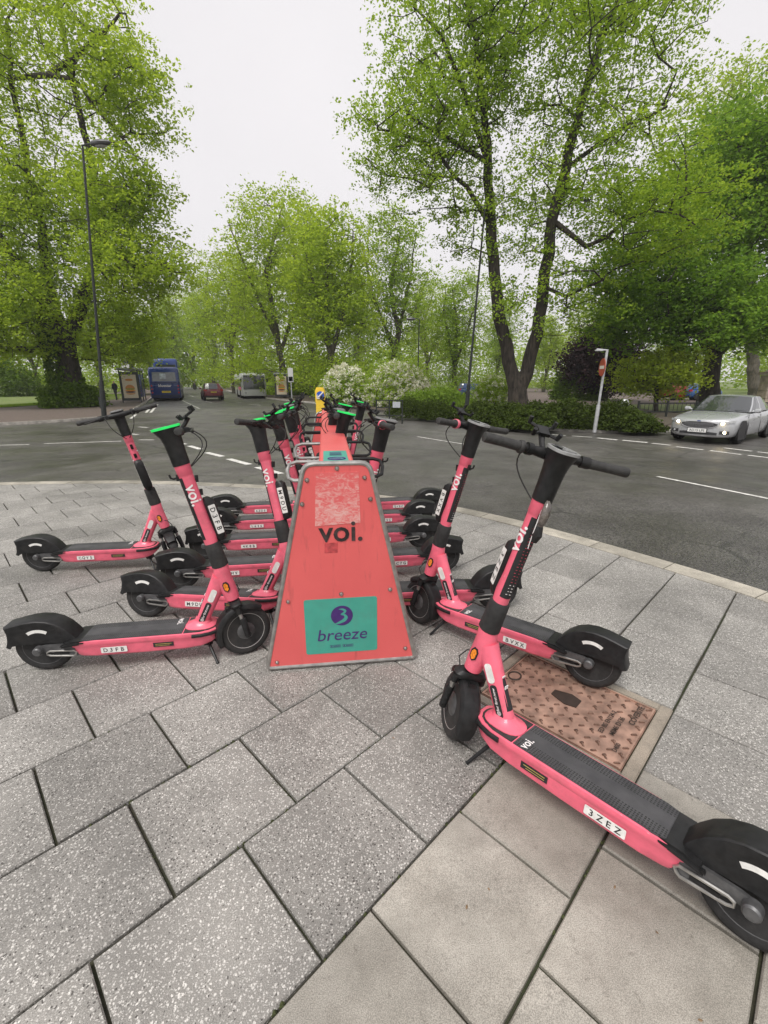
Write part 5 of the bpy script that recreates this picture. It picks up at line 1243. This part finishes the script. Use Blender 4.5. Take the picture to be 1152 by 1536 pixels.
# --- avenue of limes beyond the junction: three grown, the others copies
AV = 'lime trees of the avenue'
def mid_tree(label, px, Yd, ytop, hw_px, seed, lm, n=330, per=46, sz=.27, low=.14):
    b_ = gnd(px, 590, Yd); top = at(px, ytop, Yd).z; H_ = top-b_.z; hw_ = hw_px/671*Yd; rng = np.random.default_rng(seed)
    q = lambda f_, dx: b_+Vector((dx, rng.normal(0, .3), H_*f_))
    tr = [[(b_+Vector((0,0,-.2)), .42), (q(.15, .1), .33), (q(.35, rng.normal(0,.4)), .28), (q(.6, rng.normal(0,.8)), .18), (q(.85, rng.normal(0,1)), .08)],
          [(q(.22, .1), 'join'), (q(.45, hw_*.25), .16), (q(.7, hw_*.45), .10), (q(.85, hw_*.5), .05)],
          [(q(.28, .1), 'join'), (q(.5, -hw_*.3), .15), (q(.72, -hw_*.5), .09), (q(.82, -hw_*.6), .05)]]
    bl = [(b_+Vector((0, 0, H_*.78)), (hw_*.66, hw_*.6, H_*.22), int(n*.3)), (b_+Vector((hw_*.35, 0, H_*.55)), (hw_*.7, hw_*.6, H_*.22), int(n*.25)), (b_+Vector((-hw_*.35, 0, H_*.56)), (hw_*.7, hw_*.6, H_*.24), int(n*.25)), (b_+Vector((0, 0, H_*(low+.2))), (hw_*.95, hw_*.6, H_*.20), int(n*.2)), (b_+Vector((0, 0, H_*.13)), (hw_*.9, hw_*.7, H_*.10), int(n*.16))]
    return tree(label, b_, tr, bl, per, sz, lm, BARK2, seed, sig=.85, group=AV, tip_r=.012, maxr=.11)
mA = mid_tree('tallest avenue tree behind the bus stop flag, leaning pale limbs', 425, 50, 268, 100, 61, LIME, 420)
mB = mid_tree('bright avenue tree with dark stem behind the white flowering shrubs', 502, 44, 298, 62, 62, LIME, 330)
mC = mid_tree('upright pale avenue tree right of the flowering shrubs', 585, 53, 300, 68, 63, LIMED, 330)
def av(src, px, Yd, ytop, srcH, rz, label, wsc=None):
    b_ = gnd(px, 588, Yd); H_ = at(px, ytop, Yd).z-b_.z; k = H_/srcH
    return copy_tree_thing(src, b_, rz, (wsc or k, k), label, AV)
hA = at(425,268,50).z-zr(-11,50); hB = at(502,298,44).z; hC = at(585,300,53).z
av(mC, 683, 55, 400, hC, 2.1, 'loose avenue tree behind the dark lamp post in the bed', .85)
av(mB, 470, 62, 295, hB, 1.0, 'avenue tree filling the gap behind the tallest one')
av(mA, 352, 72, 365, hA, 2.6, 'avenue tree beside the red SUV')
av(mC, 322, 92, 405, hC, .7, 'avenue tree beyond the white bus', .95)
av(mA, 293, 112, 425, hA, 4.2, 'farthest avenue tree over the road')
av(mB, 262, 105, 435, hB, 3.0, 'far avenue tree behind the blue bus')
av(mC, 236, 66, 470, hC, 3.5, 'low avenue tree over the blue bus')
av(mB, 205, 58, 440, hB, 5.1, 'avenue tree over the left bus shelter', 1.0)
av(mA, 640, 84, 415, hA, 5.4, 'far tree between the two lamp posts in the park')
av(mC, 745, 82, 440, hC, 1.7, 'far park tree left of the twin stems')
av(mB, 815, 78, 470, hB, 2.2, 'far park tree between the twin stems')
av(mA, 870, 84, 455, hA, 3.3, 'far park tree over the copper beech')
av(mC, 540, 90, 400, hC, 4.4, 'far tree behind the flowering shrubs')
av(mB, 390, 96, 390, hB, 5.9, 'far tree between two avenue trunks')
av(mA, 60, 62, 430, hA, .4, 'shaded tree behind the ivy tree')
av(mC, -20, 55, 430, hC, 1.4, 'shaded tree at the edge of the lawn')
av(mB, 150, 74, 440, hB, 2.7, 'tree behind the person by the shelter')
av(mA, 1150, 70, 380, hA, 1.2, 'tree beyond the stone gate pier')
av(mC, 990, 74, 430, hC, 3.9, 'tree beyond the yellow green sapling')

# --- far woodland that reads as one mass
rng = np.random.default_rng(77); C = []; cl = []
for k in range(900):
    az = rng.uniform(-1.0, 1.0); dist = rng.uniform(112, 150); hx = rng.uniform(0, 1)**.8*(10.5+2.5*sin(az*9)+1.5*sin(az*23))
    c = np.array([sin(az)*dist, cos(az)*dist, hx]); C.append(c+rng.normal(0, 1, (60, 3))*np.array([2.2, 2.2, 1.3])); cl.append(np.full(60, rng.uniform()))
C = np.concatenate(C); cl = np.concatenate(cl); k = C[:, 2] > -.2
go = leaf_mesh('woodland', C[k], .75, rng, LIMED, None, clump=cl[k]); struct(go, 'stuff'); go['label'] = 'far belt of green woodland closing off the park'
# --- shrubs and hedges
def shrub(name, label, px0, py0, px1, py1, Yd, dep, lm, n, sz, seed, group=None, blossoms=0, gap=.0, droop=.25, flat=.35, stems=9):
    rng = np.random.default_rng(seed); b_ = gnd((px0+px1)/2, py1, Yd); a_, c_ = at(px0, py0, Yd), at(px1, py0, Yd); hw_ = (c_.x-a_.x)/2; H_ = (a_.z-b_.z)*.86
    root = thing(name, label, 'shrub' if name != 'clipped_hedge' else 'hedge', b_, 0, group)
    d = rng.normal(0, 1, (n, 3)); d[:, 2] = np.abs(d[:, 2]); d /= np.linalg.norm(d, axis=1)[:, None]
    # lumpy surface from a few random bumps
    bd = rng.normal(0, 1, (16, 3)); bd[:, 2] = np.abs(bd[:, 2]); bd /= np.linalg.norm(bd, axis=1)[:, None]
    lump = np.max((d@bd.T-.78)/.22, axis=1).clip(0, 1); q = rng.uniform(.35, 1, n)**.35*(.80+.26*lump)
    sp = rng.normal(0, 1, (70, 3)); sp[:, 2] = np.abs(sp[:, 2])*1.2; sp /= np.linalg.norm(sp, axis=1)[:, None]; q = q*(1+rng.uniform(0, .34, n)*np.max((d@sp.T-.955)/.045, axis=1).clip(0, 1))*rng.normal(1, .05, n)
    C = d*q[:, None]*np.array([hw_, dep, H_]); cl = (lump*.6+rng.uniform(0, .4, n))
    leaf_mesh('foliage', C, sz, rng, lm, root, clump=rng.permutation(cl), flat=flat, droop=droop)
    m = MB()
    for k in range(stems):
        a = rng.uniform(0, 2*pi); r = rng.uniform(.3, .8); m.tube([(.1*cos(a)*hw_, .1*sin(a)*dep, 0), (.4*r*cos(a)*hw_, .4*r*sin(a)*dep, H_*.45), (r*cos(a)*hw_*.8, r*sin(a)*dep*.8, H_*.8)], [.03,.02,.008], 5)
    m.build('stems', BARK, root)
    if blossoms:
        heads = d[rng.choice(n, blossoms)]; heads = heads[(heads[:, 2] > .05)]*1.0
        hb = heads*np.array([hw_, dep, H_])*(rng.uniform(.95, 1.12, len(heads)))[:, None]; C2 = np.repeat(hb, 16, axis=0)+rng.normal(0, .07, (len(hb)*16, 3)); leaf_mesh('blossom', C2, .15, rng, BLOSSOM, root, flat=.2)
    return root
shrub('flowering_shrub', 'rounded shrub covered in white flowers near the yellow bollard', 480,543,560,606, 34, 2.0, LIMED, 9000, .16, 71, blossoms=520)
shrub('flowering_shrub', 'larger white flowering shrub behind the low hedge', 548,538,645,608, 32, 2.2, LIMED, 11000, .15, 72, blossoms=700)
shrub('flowering_shrub', 'white flowering shrub behind the twin stemmed tree', 705,560,770,612, 34, 1.8, LIMED, 6000, .15, 73, blossoms=160)
shrub('leafy_shrub', 'bright green feathery shrub between hedge and dark lamp post', 605,582,705,622, 25.5, 1.2, BRIGHT, 12000, .13, 74, droop=-.7, flat=.0)
shrub('clipped_hedge', 'low rounded dark hedge nearest the guard rail', 582,597,640,624, 22, 1.0, DARKS, 8000, .07, 75, 'low hedges by the kerb')
shrub('clipped_hedge', 'low rounded dark hedge next to the dark lamp post', 622,599,678,630, 21, 1.0, DARKS, 8000, .07, 76, 'low hedges by the kerb')
for i, (x0, y0, x1, y1, Yd, lm, lb) in enumerate([(715,604,800,637,19.5,DARKS,'dark spreading shrub at the foot of the twin stemmed tree'), (770,604,840,634,21,DARKS,'mid green shrub right behind the twin stems'), (812,600,890,641,18.5,DARKS,'dense dark shrub left of the no entry post'), (870,602,956,640,18.6,DARKS,'broad green shrub behind the no entry post'), (745,615,830,641,17.6,DARKS,'low straggling shrub along the bed kerb'), (690,604,740,632,21,DARKS,'small dark shrub beside the dark lamp post'), (905,620,985,642,17.6,DARKS,'low thin shrub at the end of the bed')]):
    shrub('bed_shrub', lb, x0, y0, x1, y1, Yd, 1.1, lm, 8500, .11, 80+i, 'shrubs in the planting bed')
shrub('leafy_shrub', 'dense shrub at the foot of the ivy tree', 72,574,146,603, 31, 2.2, IVY, 9000, .18, 91)
shrub('leafy_shrub', 'dark undergrowth behind the lawn left of the ivy tree', -80,520,55,590, 52, 3., IVY, 11000, .26, 92)
shrub('leafy_shrub', 'green undergrowth behind the park railing', 830,545,900,606, 46, 2.6, IVY, 9000, .24, 93)
shrub('leafy_shrub', 'green thicket behind the bus shelter by the white bus', 400,560,490,600, 60, 3., LIMED, 8000, .3, 94)
# --- short grass on the near lawn edge
rng = np.random.default_rng(5); C = []
gx = [Vector((p.x, p.y, 0)) for p in gl[1:]]
for k in range(26000):
    i = rng.integers(0, len(gx)-1); p = gx[i].lerp(gx[i+1], rng.uniform()); p = p+Vector((rng.uniform(-6, 0)*.3, abs(rng.normal(0, 5)), 0)); C.append((p.x, p.y, zr(p.x, p.y)+.16))
go = leaf_mesh('grass', np.array(C), .13, rng, BRIGHT, None, droop=-1.1, flat=.0, asp=.14); struct(go, 'stuff'); go['label'] = 'short grass along the front edge of the lawn'
C = []
for k in range(9000):
    i = rng.integers(0, len(bed)-1); p = Vector((bed[i].x, bed[i].y, 0)).lerp(Vector((bed[i+1].x, bed[i+1].y, 0)), rng.uniform()); p = p+Vector((0, abs(rng.normal(.2, .5)), 0)); C.append((p.x, p.y, zr(p.x, p.y)+.16+rng.uniform(0, .1)))
go = leaf_mesh('ground_cover', np.array(C), .12, rng, DARKS, None, droop=-.6, flat=.1, asp=.3); struct(go, 'stuff'); go['label'] = 'straggling weeds along the kerb of the shrub bed'
# ================================================================== STREET FURNITURE
POLE = pm('dark_green_pole', (.022,.026,.024), .5, .2, var=.2, vs=8, dirt=.1)
GALV = pm('galvanised_white', (.55,.56,.57), .45, .4, var=.15, vs=8, dirt=.15)
def lamp(label, base, top, arm, group='street lamps around the junction'):
    """tall column with a short arm and a lantern"""
    d = top-base; L_ = d.length
    o = thing('street_lamp', label, 'street lamp', base, 0, group)
    m = MB(); m.tube([Vector((0,0,-.05)), d*.12, d*.121, d*.16, d*.161, d], [.11,.11,.085,.085,.062,.042], 12); m.build('column', POLE, o)
    m = MB(); m.box((0, -.085, .7), (.12,.02,.5)); m.build('access_door', POLE, o, bev=.006)
    a = Vector(arm); e = d+a*.35+Vector((0,0,.12)); m = MB(); m.tube([d-Vector((0,0,.1)), d+Vector((0,0,.08)), e], [.04,.035,.03], 8); m.build('arm', POLE, o)
    u_ = a.normalized(); s_ = Vector((-u_.y, u_.x, 0)); rings = []
    for t, ww, hh in ((0,.05,.05),(.12,.13,.10),(.45,.17,.12),(.75,.13,.08),(.88,.03,.03)):
        rings.append(ell(e+u_*t+Vector((0,0,-.02)), s_, Vector((0,0,1)), ww, hh, 12))
    m = MB(); m.loft(rings); ln = m.build('lantern', DGREY, o)
    m = MB(); m.loft([ell(e+u_*.42+Vector((0,0,-.12-dz)), u_, s_, .26*f_, .12*f_, 12) for dz, f_ in ((0,1),(.03,.8),(.045,.2))]); m.build('lens', pm('lamp_lens', (.4,.4,.38), .2), ln)
    return o
def base_top(bx, by, tx, ty, Y):
    b = at(bx, by, Y); gz = zr(b.x, b.y)+.11; b.z = gz; t = at(tx, ty, Y); return b, t
b, t = base_top(156, 625, 124, 222, 21); lamp('tall dark street lamp on the corner footway in front of the ivy tree', b, t, (1.1,-.2,0))
b, t = base_top(699, 622, 728, 305, 24); lamp('tall dark street lamp beside the twin stemmed tree', b, t, (.7,1.4,0))
b, t = base_top(626, 590, 629, 480, 44); lamp('slim distant street lamp behind the white flowering shrubs', b, t, (-1.,.1,0))
b, t = base_top(359.5, 590, 359.5, 533, 62); lamp('short distant street lamp behind the white bus', b, t, (.1,.9,0))
# --- no entry sign on its leaning post
b = at(893, 637, 17.2); b.z = zr(b.x, b.y)+.1; t = at(911, 524, 17.0)
o = thing('no_entry_sign', 'leaning white post carrying a no entry disc at the edge of the shrub bed', 'road sign', b); d = t-b
m = MB(); m.tube([Vector((0,0,-.05)), d*.33, d*.331, d], [.07,.07,.045,.045], 12); m.build('post', GALV, o)
m = MB(); m.tube([d-Vector((0,0,.03)), d+Vector((-.40,-.04,.0))], .03, 8); m.box(d+Vector((-.3,-.03,-.035)), (.26,.12,.05)); m.build('sign_lamp', GALV, o, bev=.004)
nrm = Vector((-.96, .10, 0)).normalized(); sid = Vector((-nrm.y, nrm.x, 0)); c = d*.79+nrm*.07
def disc(c, r, th, nrm, sid, n=28): 
    U_ = Vector((0,0,1)); return [[c+nrm*k*th+(sid*cos(a)+U_*sin(a))*r for a in [2*pi*j/n for j in range(n)]] for k in (0, 1)]
m = MB(); m.loft(disc(c, .31, .02, nrm, sid)); dd = m.build('disc', pm('sign_red', (.42,.07,.035), .5, var=.15, vs=5), o, smooth=30)
m = MB(); U_ = Vector((0,0,1)); cc = c+nrm*.021; m.add([cc+sid*x+U_*z+nrm*k for k in (0,.003) for x, z in ((-.22,-.055),(.22,-.055),(.22,.055),(-.22,.055))], [(0,1,2,3),(7,6,5,4),(0,4,5,1),(1,5,6,2),(2,6,7,3),(3,7,4,0)]); m.build('bar', pm('sign_white', (.72,.68,.62), .5), dd, smooth=0)
# --- bus shelters
def shelter(label, loc, rz, L_, ad_end, H_=2.5):
    s_ = thing('bus_shelter', label, 'bus shelter', loc, rz, 'bus shelters along the road')
    FR = pm('shelter_frame', (.05,.055,.055), .45, .4); wd = 1.3
    for x in (-L_/2, 0, L_/2):
        for y in (-wd/2, wd/2) if abs(x) > .1 else (-wd/2,):
            m = MB(); m.box((x, y, H_/2), (.08,.08,H_)); m.build('post', FR, s_, smooth=0, bev=.008)
    m = MB(); m.loft([rrect(wd/2+.12, L_/2+.12, .1, H_), rrect(wd/2+.14, L_/2+.14, .1, H_+.12), rrect(wd/2, L_/2, .1, H_+.18)]); m.build('roof', pm('shelter_roof', (.33,.35,.34), .5, var=.2, vs=3), s_)
    for x in (-L_/4, L_/4):
        m = MB(); m.box((x, -wd/2, 1.3), (L_/2-.1,.02,1.8)); m.build('glass_panel', GLASS2, s_, smooth=0)
    m = MB(); m.box((0, -wd/2+.35, .5), (L_*.7,.3,.05)); m.build('seat', FR, s_, smooth=0)
    # advert case on the end facing this way
    x = ad_end*(L_/2+.06)
    m = MB(); m.box((x, 0, 1.25), (.14,wd,2.2)); case = m.build('advert_case', FR, s_, smooth=0, bev=.01)
    sg = ad_end; xx = x+sg*.074; q = lambda y, z: Vector((xx, y, z))
    m = MB(); m.add([q(-wd/2+.14,.35), q(wd/2-.14,.35), q(wd/2-.14,2.15), q(-wd/2+.14,2.15)], [(0,1,2,3)], 0)
    def blob(cy, cz, ry, rz_, k, half=None):
        A = [2*pi*j/20 for j in range(20)] if half is None else [radians(a_) for a_ in np.linspace(*half, 14)]
        m.add([Vector((xx+sg*.002*(k+.5), cy+ry*cos(a), cz+rz_*sin(a))) for a in A], [tuple(range(len(A)))], k)
    blob(0, 1.08, .34, .30, 1, (0, 180)); blob(0, .82, .36, .07, 2); blob(0, .95, .37, .07, 3); blob(0, 1.05, .36, .05, 4); blob(0, .72, .33, .10, 1, (180, 360)); blob(0, 1.75, .28, .09, 1)
    m.build('poster', [pm('poster_cream', (.72,.62,.48), .4), pm('poster_bun', (.62,.26,.06), .4), pm('poster_brown', (.12,.04,.02), .4), pm('poster_orange', (.75,.30,.03), .4), pm('poster_green', (.25,.35,.05), .4)], case, smooth=0)
    return s_
ps = at(191, 594, 37); shelter('bus shelter with a burger poster beside the blue bus', (ps.x-.5, ps.y+2.0, zr(ps.x, ps.y)+.11), RD, 4.0, -1)
ps = G(407, 597.5, .10); shelter('bus shelter with a burger poster right behind the white bus', (ps.x+.6, ps.y+3.0, zr(ps.x, ps.y)+.10), RD-radians(14), 4.0, -1, 2.3)
# --- bus stop flags
def stop_flag(label, px, py, ty, Y, boards):
    b = at(px, py, Y); b.z = zr(b.x, b.y)+.1; t = at(px+1, ty, Y)
    o = thing('bus_stop_flag', label, 'bus stop sign', b, 0, 'bus stop flags'); h = t.z-b.z
    m = MB(); m.tube([(0,0,-.05),(0,0,h)], .045, 8); m.build('pole', GALV, o)
    for dx, z0, z1, w_, mt in boards:
        m = MB(); m.box((dx, -.04, h*(z0+z1)/2), (w_, .04, h*(z1-z0))); m.build('board', mt, o, smooth=0, bev=.01)
stop_flag('white bus stop flag standing near the burger poster shelter', 438, 600, 551, 38, [(0,.58,.98,.42,pm('flag_white', (.68,.68,.67), .5)), (0,.60,.74,.36,pm('flag_grey', (.4,.42,.45), .5))])
stop_flag('pale bus stop flag above the shelter by the blue bus', 200, 597, 541, 44, [(-.25,.82,.93,.7,pm('flag_white', (.68,.68,.67))), (-.2,.935,1.0,.5,pm('flag_dark', (.03,.03,.04), .5))])
# --- keep left bollard seen above the rack
b = at(481, 612, 20); b.z = zr(b.x, b.y)
o = thing('keep_left_bollard', 'yellow traffic bollard with a round blue arrow sign beyond the rack', 'bollard', b)
hB = at(481, 581, 20).z-b.z; hw_ = .22
m = MB(); m.loft([rrect(.12, .20, .05, 0), rrect(.12, .20, .05, hB*.35), rrect(.10, .19, .05, hB*.55), rrect(.10, hw_, .09, hB*.62), rrect(.10, hw_, .09, hB*.9), rrect(.08, hw_*.7, .08, hB)]); m.build('housing', pm('bollard_yellow', (.75,.50,.03), .4, dirt=.2), o)
m = MB(); m.loft(disc(Vector((.02,-.104,hB*.78)), .17, .012, Vector((0,-1,0)), Vector((1,0,0)))); ds = m.build('sign_disc', pm('sign_blue', (.02,.08,.42), .4), o, smooth=30)
m = MB(); m.tube([(.16,-.12,hB*.78+.14),(-.08,-.12,hB*.78-.09)], .03, 6); m.tube([(-.12,-.12,hB*.78+.03),(-.12,-.12,hB*.78-.13),(.04,-.12,hB*.78-.13)], .028, 6); m.build('arrow', pm('sign_white', (.72,.68,.62)), ds)
# --- low dark bin / post group by the hedge
b = at(584, 622, 19.5); b.z = zr(b.x, b.y)
o = thing('pedestrian_guard_rail', 'short dark metal guard rail with a small notice beside the low hedge', 'railing', b)
for x in (-.55, 0, .55):
    m = MB(); m.tube([(x,0,0),(x,0,1.0)], .03, 6); m.build('post', POLE, o)
for z in (.35, .68, .98):
    m = MB(); m.tube([(-.55,0,z),(.55,0,z)], .022, 6); m.build('rail', POLE, o)
m = MB(); m.box((.3,-.05,.8), (.32,.02,.24)); m.build('notice', pm('flag_grey', (.4,.42,.45)), o, smooth=0)
# --- park railing beyond the bed, stone pier
a0, a1 = at(955, 627, 24), at(1290, 622, 25)
o = thing('park_railing', 'dark low park railing behind the silver car', 'fence', (a0.x, a0.y, zr(a0.x, a0.y)+.1)); D = Vector((a1.x-a0.x, a1.y-a0.y, 0))
for k in range(9):
    p = D*(k/8); m = MB(); m.box(p+Vector((0,0,.42)), (.09,.09,.85)); m.build('post', POLE, o, smooth=0, bev=.01)
for z in (.28, .72):
    m = MB(); m.tube([Vector((0,0,z)), D+Vector((0,0,z))], .03, 6); m.build('rail', POLE, o)
for k in range(56):
    p = D*((k+.5)/56); m = MB(); m.box(p+Vector((0,0,.5)), (.018,.018,.44)); m.build('bar', POLE, o, smooth=0)
b = at(1143, 624, 27); b.z = zr(b.x, b.y)+.1
o = thing('stone_gate_pier', 'pale stone gate pier beyond the silver car', 'pillar', b)
STN = pm('weathered_stone', (.34,.29,.22), .85, var=.3, vs=3, dirt=.4, bmp=.5, bs=30)
for k in range(5):
    m = MB(); m.box((0, 0, .22+.43*k), (.68-.01*(k % 2), .68-.01*(k % 2), .42)); m.build('stone', STN, o, smooth=0, bev=.015)
m = MB(); m.box((0,0,2.26), (.86,.86,.16)); m.box((0,0,2.42), (.6,.6,.16), taper=.3); m.build('cap', STN, o, smooth=0, bev=.012)
# small grey utility post in the bed
b = at(934, 622, 19); b.z = zr(b.x, b.y)+.1
m = MB(); m.lathe([(.0,1.12),(.10,1.10),(.17,1.0),(.19,.85),(.17,0.0)], Matrix.Translation(b), 14); tag(m.build('concrete_post', GALV), 'grey rounded post rising out of the shrubs near the no entry sign', 'bollard')
# --- parked cars beyond the park
for px, py, Y, rz, colr, lb, pt in ((1010, 612, 46, 20, (.35,.02,.02), 'red car parked beyond the park railing', 'EU08 TRC'), (1046, 612, 46, 15, (.03,.10,.30), 'blue car parked beyond the park railing', 'WJ09 XBE'), (712, 598, 52, 10, (.03,.06,.16), 'dark blue car parked behind the twin stemmed tree', 'LN57 YVA')):
    b = at(px, py, Y); suv(lb, (b.x, b.y, zr(b.x, b.y)+.12), radians(rz), pm('car_paint_%d' % px, colr, .3, .2, var=.02, coat=.5), pt)
# --- people far off by the shelter
def person(label, loc, rz, coat, trousers, h_=1.72, stride=.12):
    """standing figure: one continuous skinned body with clothing as face regions"""
    k = h_/1.72
    J = [(0,0,.95),(0,0,1.15),(0,0,1.36),(0,0,1.47),(0,.01,1.56),(0,.01,1.66),
         (.09,0,.90),(.10,stride,.50),(.10,stride*.6-.02,.08),(.10,stride*.6+.12,.04),
         (-.09,0,.90),(-.10,-stride,.50),(-.10,-stride*1.3,.08),(-.10,-stride*1.3+.13,.04),
         (.18,0,1.38),(.24,-.03,1.12),(.22,.08,.88),(.21,.11,.80),
         (-.18,0,1.38),(-.24,.0,1.12),(-.21,.12,.90),(-.20,.16,.83)]
    Ed = [(0,1),(1,2),(2,3),(3,4),(4,5),(0,6),(6,7),(7,8),(8,9),(0,10),(10,11),(11,12),(12,13),(2,14),(14,15),(15,16),(16,17),(2,18),(18,19),(19,20),(20,21)]
    Rr = [.15,.15,.15,.055,.085,.075,.105,.085,.065,.05,.105,.085,.065,.05,.07,.05,.038,.03,.07,.05,.038,.03]
    me = bpy.data.meshes.new('person'); me.from_pydata([(x*k, y*k, z*k) for x, y, z in J], Ed, [])
    o = bpy.data.objects.new('person', me); COL.objects.link(o); o.location = loc; o.rotation_euler = (0,0,rz)
    md = o.modifiers.new('skin', 'SKIN'); o.modifiers.new('sub', 'SUBSURF').render_levels = 2
    for i, v in enumerate(me.skin_vertices[0].data): v.radius = (Rr[i]*k, Rr[i]*k*.85); v.use_root = (i == 0)
    m_, t_, b_ = nodes('clothes'); tc_ = t_.nodes.new('ShaderNodeTexCoord'); sx = N(t_, 'ShaderNodeSeparateXYZ'); t_.links.new(tc_.outputs['Object'], sx.inputs[0])
    r_ = t_.nodes.new('ShaderNodeValToRGB'); r_.color_ramp.interpolation = 'CONSTANT'; e = r_.color_ramp.elements
    e[0].color = (.02,.02,.02,1); e[1].position = .05; e[1].color = (*trousers, 1)
    for pz, c_ in ((.50, coat), (.86, (.42,.25,.18)), (.945, (.03,.022,.018))): q = e.new(pz); q.color = (*c_, 1)
    mr = N(t_, 'ShaderNodeMapRange'); mr.inputs[2].default_value = h_; t_.links.new(sx.outputs['Z'], mr.inputs[0]); t_.links.new(mr.outputs[0], r_.inputs['Fac']); t_.links.new(r_.outputs[0], b_.inputs['Base Color']); b_.inputs['Roughness'].default_value = .85
    me.materials.append(m_); tag(o, label, 'person'); return o
b = at(174, 594, 42); person('person in dark coat standing on the footway beside the left bus shelter', (b.x, b.y, zr(b.x, b.y)+.11), 1.2, (.02,.022,.03), (.025,.025,.03))
b = at(292, 579, 95); person('far person in dark clothes walking along the tree lined road', (b.x, b.y, zr(b.x, b.y)+.05), .4, (.04,.03,.03), (.02,.02,.03))
# --- fallen leaves on the paving
for i, (px, py) in enumerate([(1050,1532),(733,1335),(922,1332),(985,1400),(700,1362),(590,1108)]):
    p = G0(px, py); m = MB(); s_ = rnd.uniform(.005,.009); a = rnd.uniform(0, 6.28); L_ = [(-1,0,0),(-.3,.45,.12),(.5,.35,.2),(1,0,.08),(.5,-.35,.02),(-.3,-.45,.06)]
    m.add([(p.x+s_*(x*cos(a)-y*sin(a)), p.y+s_*(x*sin(a)+y*cos(a)), .004+s_*z*1.2) for x, y, z in L_], [(0,1,2,3,4,5)])
    tag(m.build('fallen_leaf', pm('dead_leaf', (.20,.13,.07), .8, var=.4, vs=80), smooth=0), 'tiny dry brown leaf fallen on the paving slabs', 'leaf', 'fallen leaves on the paving')
# ================================================================== HAZE
hm = bpy.data.materials.new('haze_air'); hm.use_nodes = True; t = hm.node_tree; t.nodes.clear()
o_ = t.nodes.new('ShaderNodeOutputMaterial'); v_ = t.nodes.new('ShaderNodeVolumePrincipled')
v_.inputs['Color'].default_value = (.93, .94, .95, 1); v_.inputs['Density'].default_value = .0007; v_.inputs['Anisotropy'].default_value = .2
t.links.new(v_.outputs[0], o_.inputs['Volume'])
mb = MB(); mb.box((0, 75, 16.), (420, 330, 36.5)); hz = mb.build('haze', hm, smooth=0); struct(hz, 'stuff'); hz['label'] = 'pale damp air over the whole junction'
